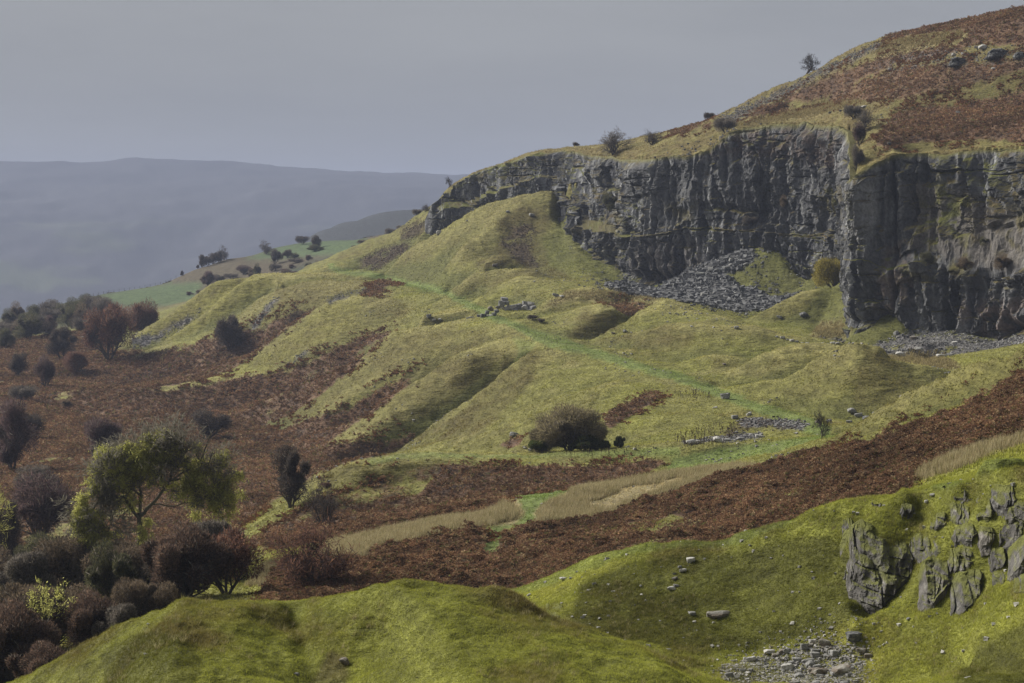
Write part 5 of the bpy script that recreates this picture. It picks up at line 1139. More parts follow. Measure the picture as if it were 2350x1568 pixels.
crag('crag', [(2284, 1262, 94, 1222, 95.4), (2296, 1264, 92.4, 1206, 94.6), (2330, 1240, 92, 1180, 94.4), (2370, 1220, 92.8, 1170, 94.8)],
     'cracked rock buttress leaning at the upper right of the crag', 73, sc_=.14, rowsn=60, auto=True)
outcrop(2199, 152, 36, 20, 'dark rock outcrop in the high bracken hillside', dmin=380, depth=3, seed=13, moss=.1, tone=(.10, .10, .10), res=48)
outcrop(2292, 134, 46, 22, 'dark overhung outcrop near the top of the hillside', dmin=380, depth=3.4, seed=14, moss=.1, tone=(.09, .09, .09), res=48)
outcrop(2340, 136, 20, 16, 'small dark outcrop at the right end of the high ledge', dmin=380, depth=2, seed=15, moss=.1, tone=(.11, .11, .11), res=40)
print('outcrops', time.time() - T0)
# ------------------------------------------------------------------ trees and bushes
def tubes(segs, sides=5):
    """segs: list of (p0, p1, r0, r1)"""
    A = np.array([s[0] for s in segs]); Bq = np.array([s[1] for s in segs]); r0 = np.array([s[2] for s in segs]); r1 = np.array([s[3] for s in segs])
    D = Bq - A; D /= np.linalg.norm(D, axis=1)[:, None] + 1e-9
    ref = np.where(np.abs(D[:, 2:3]) < .9, np.array([[0, 0, 1.]]), np.array([[1., 0, 0]]))
    S = np.cross(D, ref); S /= np.linalg.norm(S, axis=1)[:, None]; T = np.cross(D, S)
    V = []
    for e, (C, r) in enumerate(((A, r0), (Bq + D * r1[:, None] * .5, r1))):
        for k in range(sides):
            t = 2 * math.pi * k / sides
            V.append(C + (S * math.cos(t) + T * math.sin(t)) * r[:, None])
    V = np.stack(V, 1).reshape(-1, 3)       # per seg: 2*sides verts
    n = len(segs); q = np.array([(k, (k + 1) % sides, sides + (k + 1) % sides, sides + k) for k in range(sides)])
    return V, (q[None] + 2 * sides * np.arange(n)[:, None, None]).reshape(-1, 4)

def grow(r, p, d, L, rad, lev, segs, tips, P):
    """one branch and everything that grows from it"""
    n = 4 if lev > 0 else 2
    p = np.array(p, float); d = np.array(d, float); pts = [p.copy()]
    for k in range(n):
        d = d + r.normal(0, P['wig'], 3) + np.array([0, 0, P['up'] * (1 if lev < 2 else .6)]); d /= np.linalg.norm(d)
        q = p + d * L / n; ra, rb = rad * (1 - .5 * k / n), rad * (1 - .5 * (k + 1) / n)
        segs.append((p.copy(), q.copy(), ra, rb)); p = q; pts.append(p.copy())
        if lev > 0:
            for _ in range(P['kids'][min(lev, len(P['kids']) - 1)] if k > 0 or lev < P['lev'] else 0):
                if r.random() < P['p']:
                    th = r.uniform(0, 2 * math.pi); a = r.uniform(.5, 1.1)
                    ref = np.array([0, 0, 1.]) if abs(d[2]) < .9 else np.array([1., 0, 0])
                    s = np.cross(d, ref); s /= np.linalg.norm(s); t = np.cross(d, s)
                    nd_ = d * math.cos(a) + (s * math.cos(th) + t * math.sin(th)) * math.sin(a)
                    grow(r, p, nd_, L * r.uniform(.5, .75), rb * .62, lev - 1, segs, tips, P)
    tips.append((p, d))

def slivers(r, pts, dirs, L, w, tint):
    n = len(pts); L = L * r.uniform(.5, 1.3, n); D = dirs / (np.linalg.norm(dirs, axis=1)[:, None] + 1e-9)
    S = np.cross(D, r.normal(size=(n, 3))); S /= np.linalg.norm(S, axis=1)[:, None] + 1e-9
    a = pts; b = pts + D * (L * .55)[:, None] + S * (L * .06)[:, None]; c = pts + D * L[:, None]
    V = np.stack([a - S * w, a + S * w, b + S * w * .8, c], 1).reshape(-1, 3)
    return V, np.arange(n * 4).reshape(-1, 4), np.repeat(tint, 4, axis=0)
def leaves(r, pts, size, tint):
    n = len(pts); A = r.normal(size=(n, 3)); A /= np.linalg.norm(A, axis=1)[:, None]; B = np.cross(A, r.normal(size=(n, 3))); B /= np.linalg.norm(B, axis=1)[:, None]
    s = size * r.uniform(.6, 1.4, n)[:, None]
    V = np.stack([pts - A * s, pts + B * s * .5, pts + A * s, pts - B * s * .5], 1).reshape(-1, 3)
    return V, np.arange(n * 4).reshape(-1, 4), np.repeat(tint, 4, axis=0)
def join(parts):
    V, Fq, C, o = [], [], [], 0
    for v, f, c in parts: V.append(v); Fq.append(f + o); C.append(c); o += len(v)
    return np.concatenate(V), np.concatenate(Fq), np.concatenate(C)

PAL = {
 'dark':   [(.060, .050, .044), (.082, .066, .054), (.044, .042, .038), (.115, .085, .066)],
 'olive':  [(.066, .066, .036), (.090, .090, .046), (.050, .052, .034), (.120, .112, .056)],
 'red':    [(.115, .062, .050), (.150, .080, .056), (.076, .050, .044), (.20, .108, .066)],
 'purple': [(.090, .062, .062), (.120, .080, .078), (.066, .048, .050), (.150, .104, .090)],
 'brown':  [(.150, .112, .076), (.110, .084, .058), (.190, .145, .095), (.075, .060, .045)],
 'grey':   [(.145, .125, .102), (.105, .090, .076), (.180, .158, .130), (.075, .066, .058)],
 'olivebrown': [(.21, .175, .095), (.155, .130, .075), (.26, .22, .125), (.10, .085, .055)],
 'redbrown': [(.115, .075, .056), (.085, .058, .046), (.150, .098, .068), (.066, .050, .042)],
 'black':  [(.030, .026, .024), (.040, .034, .030), (.024, .022, .02), (.06, .05, .04)],
 'gorse':  [(.045, .062, .018), (.062, .080, .022), (.034, .044, .018), (.11, .105, .028)],
 'gold':   [(.22, .185, .045), (.18, .15, .035), (.13, .115, .035), (.28, .23, .055)],
 'ash':    [(.46, .45, .13), (.38, .38, .105), (.52, .50, .18), (.27, .26, .09)],
}
def bush(seed, H_, W_, pal, dens=1.0, leaf=.5, lev=3, stems=4, up=.12, spiky=.4, fill=1.0, lsz=.085, shape=None, low=.05):
    """a rounded thorn bush: forked stems, and a crown of twigs and leaves in uneven clumps"""
    r = np.random.default_rng(seed); segs, tips = [], []
    P = dict(wig=.16, up=up, kids=[0, 1, 2, 2], p=.8, lev=lev)
    for k in range(stems):
        th = 2 * math.pi * k / stems + r.uniform(-.5, .5); sp = r.uniform(.25, .75) * min(1.2, W_ / H_)
        grow(r, (.12 * math.cos(th), .12 * math.sin(th), -.15), (math.cos(th) * sp, math.sin(th) * sp, 1), H_ * .5, .028 * H_, lev - 1, segs, tips, P)
    V, Fq = tubes(segs, 5); br = np.array((.085, .072, .060)) * r.uniform(.8, 1.2)
    trunk = (V, Fq, np.broadcast_to(br, V.shape) * (1 + .3 * vnoise(V[:, 0] * 3, V[:, 1] * 3, V[:, 2] * 3, seed))[:, None])
    nb = int(r.integers(13, 24)); cen = []; cut = r.uniform(0, 6.28); lean_ = r.uniform(-.16, .16)
    while len(cen) < nb:
        u = r.uniform(-1, 1, 3)
        if np.linalg.norm(u) > 1: continue
        u = u / max(np.linalg.norm(u), .35) * r.uniform(.30, .86)
        if math.cos(math.atan2(u[2], u[0]) - cut) > .8 and r.random() < .7: continue
        u[0] += lean_ * u[2]
        z = H_ * (.52 + .42 * u[2])
        if z < H_ * (low + .14): continue
        cen.append((u[0] * W_ / 2, u[1] * W_ / 2, z))
    if shape: cen = [(a * W_ / 2, b * W_ / 2, c * H_) for a, b, c in shape]; nb = len(cen)
    cen = np.array(cen); rad = r.uniform(.09, .27, nb) * min(W_, H_ * 1.1)
    pal_ = np.array(PAL[pal]); n = int(8500 * dens)
    b = r.integers(0, nb, n); dr = r.normal(size=(n, 3)); dr /= np.linalg.norm(dr, axis=1)[:, None]
    pts = cen[b] + dr * (rad[b] * r.random(n) ** (.42 / fill))[:, None] * np.array([1, 1, .85]); pts[:, 2] = np.maximum(pts[:, 2], H_ * low * r.uniform(.5, 2, n))
    cc = np.array([0, 0, H_ * .35]); out = pts - cc; out /= np.linalg.norm(out, axis=1)[:, None] + 1e-9
    dirs = out * .6 + dr * .5 + np.array([0, 0, .2]) + r.normal(0, .55, (n, 3))
    cl = r.uniform(.65, 1.35, nb)
    tint = pal_[r.choice(4, n, p=[.35, .3, .2, .15])] * cl[b][:, None]
    parts = [slivers(r, pts, dirs, H_ * .05 * (1 + spiky), .0026 * H_ + .006, tint)]
    # ragged twig ends past the outline
    m = int(1100 * dens); b2 = r.integers(0, nb, m); dr2 = r.normal(size=(m, 3)); dr2[:, 2] = np.abs(dr2[:, 2]) * .8; dr2 /= np.linalg.norm(dr2, axis=1)[:, None]
    p2 = cen[b2] + dr2 * (rad[b2] * .95)[:, None]
    parts.append(slivers(r, p2, dr2 + (p2 - cc) / H_ + np.array([0, 0, .15]) + r.normal(0, .65, (m, 3)), H_ * .06 * (1 + spiky), .0018 * H_ + .004, pal_[r.choice(4, m)] * 1.1))
    # long pale bare shoots
    m = int(420 * dens); b4 = r.integers(0, nb, m); d4 = r.normal(size=(m, 3)); d4[:, 2] = np.abs(d4[:, 2]) * .7; d4 /= np.linalg.norm(d4, axis=1)[:, None]
    parts.append(slivers(r, cen[b4] + d4 * (rad[b4] * .5)[:, None], d4 * .8 + r.normal(0, .6, (m, 3)) + (cen[b4] - cc) / H_ * .4, H_ * .15, .0014 * H_ + .003, np.broadcast_to(np.array((.20, .175, .145)), (m, 3)) * r.uniform(.5, 1.2, (m, 1))))
    if leaf > 0:
        k = int(n * leaf * 1.6); b3 = r.integers(0, nb, k); dr3 = r.normal(size=(k, 3)); dr3 /= np.linalg.norm(dr3, axis=1)[:, None]
        p3 = cen[b3] + dr3 * (rad[b3] * r.random(k) ** .33)[:, None]; p3[:, 2] = np.maximum(p3[:, 2], H_ * low)
        parts.append(leaves(r, p3, lsz, pal_[r.choice(4, k, p=[.3, .25, .15, .3])] * (cl[b3] * 1.1)[:, None]))
    return trunk, join(parts)
def bare_tree(seed, H_, W_, pal='grey', lev=5, stems=2, wind=0, leafn=0, twig=1.0):
    """a thin open tree whose branching shows"""
    r = np.random.default_rng(seed); segs, tips = [], []
    P = dict(wig=.2, up=.05, kids=[0, 1, 2, 2, 2, 2], p=.72, lev=lev)
    for k in range(stems):
        th = 2 * math.pi * k / max(1, stems) + r.uniform(-.6, .6); sp = .30 if stems > 1 else .1
        grow(r, (.05 * math.cos(th), .05 * math.sin(th), -.15), (math.cos(th) * sp + wind * .3, math.sin(th) * sp, 1), H_ * .42, .030 * H_, lev - 2, segs, tips, P)
    V, Fq = tubes(segs, 5)
    sc = np.array([W_ / max(1e-3, np.ptp(V[:, 0])), W_ / max(1e-3, np.ptp(V[:, 1])), H_ * .93 / V[:, 2].max()])
    V = V * sc; V[:, 0] += wind * .25 * np.maximum(V[:, 2], 0)
    br = np.array((.075, .062, .052))
    trunk = (V, Fq, np.broadcast_to(br, V.shape) * (1 + .3 * vnoise(V[:, 0] * 3, V[:, 1] * 3, V[:, 2] * 3, seed))[:, None])
    T = np.array([t[0] for t in tips]) * sc; D = np.array([t[1] for t in tips]); T[:, 0] += wind * .25 * T[:, 2]
    k = max(1, int(1500 * twig / len(T))); pts = np.repeat(T, k, 0) + r.normal(0, .035 * H_, (len(T) * k, 3)); dd = np.repeat(D, k, 0) * .6 + r.normal(0, .55, (len(T) * k, 3)) + np.array([wind * .4, 0, .15])
    pal_ = np.array(PAL[pal]); tint = pal_[r.choice(4, len(pts))]
    parts = [slivers(r, pts, dd, H_ * .12, .0022 * H_ + .004, tint)]
    if leafn:
        p3 = T[r.integers(0, len(T), leafn)] + r.normal(0, .05 * H_, (leafn, 3)); parts.append(leaves(r, p3, .06, pal_[r.choice(4, leafn)] * 1.2))
    return trunk, join(parts)

def plant_proto(name, tr, cr, base='bush'):
    a = mesh_np(name + '_trunk', tr[0], tr[1], True, np.clip(tr[2], 0, 1)); a.materials.append(M_bark)
    b = mesh_np(name + '_crown', cr[0], cr[1], False, np.clip(cr[2], 0, 1)); b.materials.append(M_leaf)
    return a, b
PROTO = {}
def proto(kind):
    if kind not in PROTO:
        k, i = kind.rsplit('_', 1); i = int(i)
        if k in ('dark', 'red', 'purple', 'brown', 'olive', 'grey', 'gold'): t = bush(40 + i * 7 + len(k), 5, 5.5, k, leaf={'red': .8, 'gold': 1.6, 'olive': .7}.get(k, .45), dens=1.25 if k == 'gold' else 1)
        elif k == 'thicket': t = bush(90 + i, 4, 6, ('redbrown', 'brown', 'grey', 'olive')[i % 4], leaf=.6, stems=7, spiky=.1, dens=2.5, fill=1.4, low=.02)
        elif k == 'gorse': t = bush(130 + i, 2, 2.8, 'gorse', leaf=2.2, lsz=.06, stems=5, spiky=.1, low=0)
        elif k == 'bare': t = bare_tree(160 + i, 5, 4.5, ('grey', 'dark', 'dark')[i % 3], stems=2 + i % 2)
        elif k == 'thorn': t = bare_tree(180 + i, 4, 4.2, 'black', stems=1, wind=.25, leafn=500)
        PROTO[kind] = (plant_proto(kind, *t), {'thicket': (6, 4), 'gorse': (2.8, 2), 'bare': (4.5, 5), 'thorn': (4.2, 4)}.get(k, (5.5, 5)))
    return PROTO[kind]
def stand(name, meshes, loc, scale, rz, label, cat, group=None):
    e = bpy.data.objects.new(name, None); COL.objects.link(e); e.location = loc; e.scale = scale; e.rotation_euler = (0, 0, rz)
    e.empty_display_size = .3
    tag(e, label, cat, group)
    for nm_, me in zip(('trunk', 'crown'), meshes):
        o = bpy.data.objects.new(nm_, me); COL.objects.link(o); o.parent = e
    return e
tr_ = random.Random(11)
def plant(kind, px, py, w, h, label, cat='bush', name=None, d=None, group=None, rz=None, dmin=60, sink=.0):
    if d is None: d = ground_hit(px, py, dmin)
    if d is None: print('no ground', px, py); return
    ms, (pw, ph) = proto(kind); x = (px - CX) / F * d; z = float(gz_at(px, d)); s = d / F
    sx, sz_ = w * s / pw * .95, h * s / ph * .98
    return stand(name or {'thorn': 'hawthorn_tree', 'bare': 'bare_tree', 'gorse': 'gorse_bush', 'thicket': 'thicket'}.get(kind.rsplit('_', 1)[0], 'hawthorn_bush'), ms, (x, d, z - sink), (sx, sx, sz_), (tr_.uniform(-.6, .6) if rz is None else rz), label, cat, group)

B = [  # kind, bearing, base reading, width, height, label, category, extra
 ('red_1', 250, 828, 116, 146, 'tallest dark bush with reddish top at the foot of the far green tip', 'bush', {}),
 ('dark_2', 216, 800, 60, 100, 'dark bush leaning on the tall reddish one', 'bush', {}),
 ('red_3', 335, 772, 96, 104, 'wide red-brown bush half behind the far green tip', 'bush', dict(d=655)),
 ('dark_1', 406, 712, 46, 40, 'small dark bush peeping over the far tip edge', 'bush', dict(d=668)),
 ('dark_3', 527, 806, 84, 84, 'round dark bush alone in bracken below the far tips', 'bush', {}),
 ('bare_1', 682, 772, 88, 70, 'thin grey shrub tucked between two green tips', 'shrub', dict(d=560)),
 ('dark_4', 142, 824, 76, 74, 'bushy dark thorn in upper bracken beside the tall pair', 'bush', {}),
 ('red_2', 176, 858, 66, 54, 'low reddish bush under the tall pair', 'bush', {}),
 ('purple_1', 105, 890, 52, 78, 'narrow purple-brown thorn among three dark bushes', 'bush', {}),
 ('dark_5', 41, 864, 54, 58, 'small round dark bush near the picture edge', 'bush', {}),
 ('olive_1', 66, 780, 74, 60, 'broad dull green bush at the top of the bracken moor', 'bush', {}),
 ('olive_2', 14, 800, 50, 48, 'dull bush cut by the picture edge high on the moor', 'bush', {}),
 ('grey_1', 54, 925, 62, 52, 'fuzzy brown-grey bare bush in bracken', 'bush', {}),
 ('purple_2', 26, 1082, 118, 165, 'big purple-black bush at the picture edge in mid moor', 'bush', {}),
 ('dark_1', 70, 1010, 60, 80, 'dark bush behind the big purple-black one', 'bush', {}),
 ('purple_3', 240, 1064, 116, 116, 'purple-brown bush just behind the yellow-green ash', 'bush', {}),
 ('dark_2', 476, 1010, 112, 82, 'low wide dark bush alone in bracken right of the ash', 'bush', {}),
 ('dark_4', 668, 1164, 108, 142, 'tall dark bush against the foot of the nearest long tip', 'bush', {}),
 ('bare_2', 738, 1208, 82, 122, 'bare many-stemmed shrub in front of the nearest long tip', 'shrub', {}),
 ('gorse_1', 1346, 1036, 84, 36, 'dark green gorse mound at the front of the round bush', 'gorse', dict(d=244)),
 ('gorse_2', 1240, 1036, 62, 30, 'small gorse mound at the left foot of the round bush', 'gorse', dict(d=245)),
 ('gorse_1', 1421, 1033, 32, 28, 'small dark gorse right of the round bush', 'gorse', dict(d=243)),
 ('gorse_2', 1386, 1032, 50, 24, 'olive gorse between two darker mounds', 'gorse', dict(d=245)),
 ('purple_1', 96, 1245, 160, 168, 'big dark purple bush left of the ash', 'bush', {}),
 ('grey_2', 84, 1140, 110, 82, 'pale brown bare bush behind the dark purple one', 'bush', {}),
 ('dark_3', 12, 1290, 100, 150, 'dark thorn at the picture edge level with the ash', 'bush', {}),
 ('thicket_1', 190, 1370, 220, 150, 'wide brown bramble thicket below the ash', 'thicket', {}),
 ('thicket_3', 262, 1405, 170, 150, 'dark green scrub at the foot of the ash', 'thicket', {}),
 ('thicket_2', 60, 1400, 190, 140, 'blackish thicket at the picture edge below the ash', 'thicket', {}),
 ('thicket_1', 110, 1500, 230, 175, 'brown twiggy thicket filling the lower corner', 'thicket', dict(d=131)),
 ('thicket_0', 20, 1580, 230, 190, 'reddish twiggy thicket in the bottom corner', 'thicket', dict(d=121)),
 ('thicket_0', 205, 1490, 190, 140, 'reddish thicket pressing against the near mound', 'thicket', dict(d=128)),
 ('thicket_1', 330, 1425, 150, 130, 'brown thicket behind the crest of the near mound', 'thicket', dict(d=133)),
 ('thicket_3', 10, 1470, 160, 130, 'dark green scrub behind the corner thicket', 'thicket', dict(d=138)),
 ('thicket_0', 420, 1400, 230, 190, 'dark red-brown hawthorn mass under the right side of the ash', 'thicket', dict(d=142)),
 ('thicket_1', 330, 1372, 190, 120, 'tangled brown scrub hiding the foot of the ash trunk', 'thicket', dict(d=160)),
 ('thicket_3', 130, 1330, 190, 110, 'dull green and brown scrub behind the wide bramble thicket', 'thicket', dict(d=185)),
 ('thicket_1', 300, 1310, 150, 90, 'brown scrub in the gap under the ash crown', 'thicket', dict(d=185)),
 ('thicket_2', 270, 1470, 120, 110, 'dark gap-filling thorn against the near mound', 'thicket', dict(d=126)),
 ('thicket_0', 100, 1580, 180, 120, 'low reddish bramble at the very bottom corner', 'thicket', dict(d=112)),
 ('red_1', 520, 1385, 170, 170, 'russet hawthorn at the right end of the dark mass', 'bush', dict(d=145)),
 ('thicket_2', 470, 1300, 200, 150, 'black-green hollow-hearted hawthorn behind the russet one', 'thicket', dict(d=158)),
 ('dark_5', 400, 1330, 150, 120, 'dark thorn around the ash trunk', 'bush', dict(d=156)),
 ('brown_1', 1075, 1362, 130, 60, 'low brown twiggy shrub behind the crest of the near mound', 'shrub', dict(d=128)),
 ('brown_2', 980, 1352, 70, 36, 'small brown shrub at the crest beside the low twiggy one', 'shrub', dict(d=128)),
 ('thorn_1', 1886, 1034, 44, 68, 'small bent thorn standing by itself on the green turf', 'hawthorn', dict(d=228)),
 ('thorn_2', 1849, 183, 42, 52, 'lone thorn tree on the skyline slope', 'hawthorn', dict(d=531)),
 ('bare_3', 1407, 350, 82, 66, 'larger bare tree on the cliff top', 'tree', dict(d=560)),
 ('bare_1', 1496, 322, 62, 38, 'lower spreading bare tree on the cliff top', 'tree', dict(d=548)),
 ('bare_2', 1400, 385, 50, 66, 'grey shrub hanging over the cliff edge under the larger bare tree', 'shrub', dict(d=555.5)),
 ('grey_1', 1664, 330, 50, 46, 'grey twiggy bush on the cliff brow', 'bush', dict(d=512)),
 ('dark_1', 1628, 304, 26, 24, 'small dark bush on the skyline above the cliff brow', 'bush', dict(d=548)),
 ('bare_3', 1984, 330, 54, 62, 'bare bush in the grassy cleft of the cliff', 'bush', dict(d=430)),
 ('grey_2', 1966, 392, 36, 70, 'grey scrub trailing down the cleft below the bare bush', 'bush', dict(d=390)),
 ('purple_1', 1972, 370, 34, 60, 'purple-grey bush in the middle of the cliff cleft', 'bush', dict(d=408)),
 ('bare_3', 1962, 404, 50, 70, 'dark scrub growing from the outer corner of the cliff cleft', 'bush', dict(d=383)),
 ('grey_1', 1958, 320, 44, 40, 'grey scrub at the head of the cliff cleft', 'bush', dict(d=452)),
 ('gold_1', 1912, 634, 96, 92, 'golden-leaved tree in the corner of the cliff', 'tree', dict(d=437)),
 ('thorn_1', 1030, 440, 16, 28, 'tiny thorn on the slope end of the cliff', 'hawthorn', dict(d=664)),
 ('dark_2', 1321, 350, 18, 14, 'tiny dark shrub on the cliff rim near its far end', 'shrub', dict(d=606)),
 ('dark_3', 848, 549, 36, 22, 'hazy dark bush on the ridge beyond the far field', 'bush', dict(d=1100)),
 ('dark_4', 872, 545, 26, 20, 'smaller hazy bush beside it on the ridge beyond the field', 'bush', dict(d=1100)),
 ('grey_1', 896, 540, 30, 22, 'grey bush in the row behind the mossy ridge', 'bush', dict(d=1000)),
 ('grey_2', 918, 534, 26, 20, 'grey bush in the middle of the row behind the mossy ridge', 'bush', dict(d=990)),
 ('olive_2', 938, 526, 24, 18, 'dull bush in the row climbing to the cliff end', 'bush', dict(d=960)),
 ('grey_1', 958, 512, 24, 18, 'grey bush high in the row by the cliff end', 'bush', dict(d=720)),
 ('bare_1', 976, 499, 26, 20, 'topmost bare bush of the row beside the cliff end', 'bush', dict(d=712)),
 ('dark_1', 694, 561, 30, 25, 'round tree on the skyline of the upper green field', 'tree', dict(name='field_tree')),
 ('dark_3', 726, 569, 29, 31, 'darker round tree in the upper green field', 'tree', dict(name='field_tree')),
 ('bare_2', 611, 585, 42, 34, 'open-crowned tree at the left end of the upper field', 'tree', dict(name='field_tree')),
 ('dark_2', 632, 606, 34, 40, 'dark tree at the lower edge of the upper field', 'tree', dict(name='field_tree')),
 ('dark_5', 660, 592, 30, 20, 'low round bush inside the upper field', 'bush', {}),
 ('olive_1', 676, 594, 24, 13, 'flat bush beside the low round one in the upper field', 'bush', {}),
 ('dark_4', 464, 613, 24, 30, 'lowest tree of the dark row on the far brown spur', 'tree', dict(name='field_tree', d=1046)),
 ('dark_1', 476, 608, 26, 30, 'second tree of the dark row on the far brown spur', 'tree', dict(name='field_tree', d=1050)),
 ('dark_2', 490, 603, 30, 30, 'bushy middle tree of the dark row on the far brown spur', 'tree', dict(name='field_tree', d=1058)),
 ('dark_3', 502, 598, 24, 28, 'fourth tree of the dark row on the far brown spur', 'tree', dict(name='field_tree', d=1062)),
 ('bare_2', 514, 596, 26, 36, 'tallest thin tree at the top of the dark row', 'tree', dict(name='field_tree', d=1068)),
 ('dark_4', 418, 632, 10, 13, 'tiny bush on the field edge below the dark row', 'bush', dict(d=1034)),
 ('dark_5', 454, 617, 9, 10, 'smallest bush at the low end of the dark row', 'bush', dict(d=1046)),
 ('purple_2', 478, 655, 40, 34, 'hazy purple bush in the dip behind the far tip', 'bush', dict(d=930)),
 ('grey_2', 500, 640, 34, 22, 'hazy grey bush beside the purple one in the dip', 'bush', dict(d=940)),
 ('olive_1', 590, 630, 22, 30, 'hazy upright bush in brown scrub below the field', 'bush', dict(d=930)),
 ('grey_1', 632, 622, 28, 22, 'hazy round bush in brown scrub below the field', 'bush', dict(d=940)),
 ('purple_1', 560, 622, 40, 22, 'hazy purple scrub bush under the upper field', 'bush', dict(d=960)),
 ('olive_2', 724, 592, 40, 16, 'low hazy scrub bush at the right of the upper field', 'bush', dict(d=1000)),
 ('grey_2', 1240, 742, 22, 12, 'dark low heather clump below the stone heap', 'shrub', {}),
 ('dark_1', 1222, 736, 26, 16, 'dark brown heather clump right below the stone heap', 'shrub', {}),
 ('dark_4', 2100, 1008, 18, 8, 'sprig of heather in the bracken slope', 'shrub', {}),
]
for kind, px, py, w, h, lab, cat, ex in B: plant(kind, px, py, w, h, lab, cat, **ex)
tw_ = random.Random(21)
TPOLY = [(-30, 1300), (120, 1310), (300, 1330), (560, 1340), (560, 1352), (420, 1352), (330, 1400), (190, 1470), (60, 1545), (-30, 1600)]
k = 0
while k < 44:
    px, py = tw_.uniform(-30, 560), tw_.uniform(1300, 1600)
    if not in_poly(px, py, TPOLY): continue
    d = 205 - (py - 1300) / 300 * 88 + tw_.uniform(-4, 4)
    if px < 330 and d < 128: d = 128 - (py - 1450) * .06
    zz = float(gz_at(px, d)); pb = HY - zz / d * F
    w = tw_.uniform(50, 120); h = min(tw_.uniform(45, 105), pb - py + 75)
    if h < 30: continue
    plant(tw_.choice(['thicket_0', 'thicket_1', 'thicket_2', 'thicket_3', 'thicket_1', 'bare_1', 'grey_1', 'brown_1']), px, pb, w, h, 'tangled bush in the continuous thicket under and around the ash', 'bush', 'thicket_bush', d=d, group='tangled bushes of the thicket around the ash'); k += 1
# big round bush, built for itself
d_ = ground_hit(1308, 1040, 200) or 246; d_ = 247
s = d_ / F
t = bush(501, 125 * s, 196 * s, 'olivebrown', dens=3.0, leaf=.4, stems=9, spiky=.15, fill=.8, lsz=.05, low=.02,
         shape=[(-.72, 0, .28), (-.45, .3, .45), (-.45, -.35, .36), (-.1, 0, .66), (-.15, -.4, .5), (.15, .35, .62), (.2, -.3, .58), (.45, 0, .6), (.5, -.3, .38), (.72, .1, .34), (0, 0, .38), (.3, 0, .3), (-.62, -.1, .16), (.6, -.1, .18), (-.3, -.2, .24)])
stand('round_bush', plant_proto('round', *t), ((1306 - CX) * s, d_, float(gz_at(1306, d_)) - .1), (1, 1, 1), 0, 'big round brown bush on the flat green turf', 'bush')
# open red-leaved hawthorn
d_ = 150; s = d_ / F
r1 = bare_tree(611, 165 * s, 215 * s, 'red', lev=6, stems=3, twig=2.2, leafn=5200)
stand('hawthorn_tree', plant_proto('openhaw', *r1), ((722 - CX) * s, d_, float(gz_at(722, d_)) - .1), (1, 1, 1), 0, 'open hawthorn with a few dark red leaves behind the near mound', 'hawthorn')

# scrub hanging in the cracks of the big cliff
for px, py, w, h, d, k_, lab in ((1400, 480, 40, 34, 537, 'olive_1', 'small dull green bush on the grassy ledge at the far part of the cliff'), (1720, 512, 34, 24, 491, 'grey_1', 'grey bush rooted on the overhang line in mid cliff'), (1800, 470, 26, 22, 478, 'brown_1', 'brown tuft of scrub high in the middle of the cliff'),
                              (2130, 600, 34, 26, 362.5, 'olive_2', 'dull bush on the edge of the sloping bench in the near cliff'), (2215, 612, 40, 26, 358, 'brown_2', 'brown heather clump overhanging the lower wall of the near cliff'), (2300, 612, 46, 30, 352, 'brown_1', 'wide brown heather clump on the bench edge near the picture edge'), (2260, 560, 30, 20, 360, 'olive_1', 'green tuft in the middle of the sloping bench')):
    s = d / F; ms, (pw, ph) = proto(k_)
    stand('cliff_bush', ms, ((px - CX) * s, d, (HY - py) * s - .6), (w * s / pw, w * s / pw, h * s / ph * 1.2), tr_.uniform(-.6, .6), lab, 'bush')
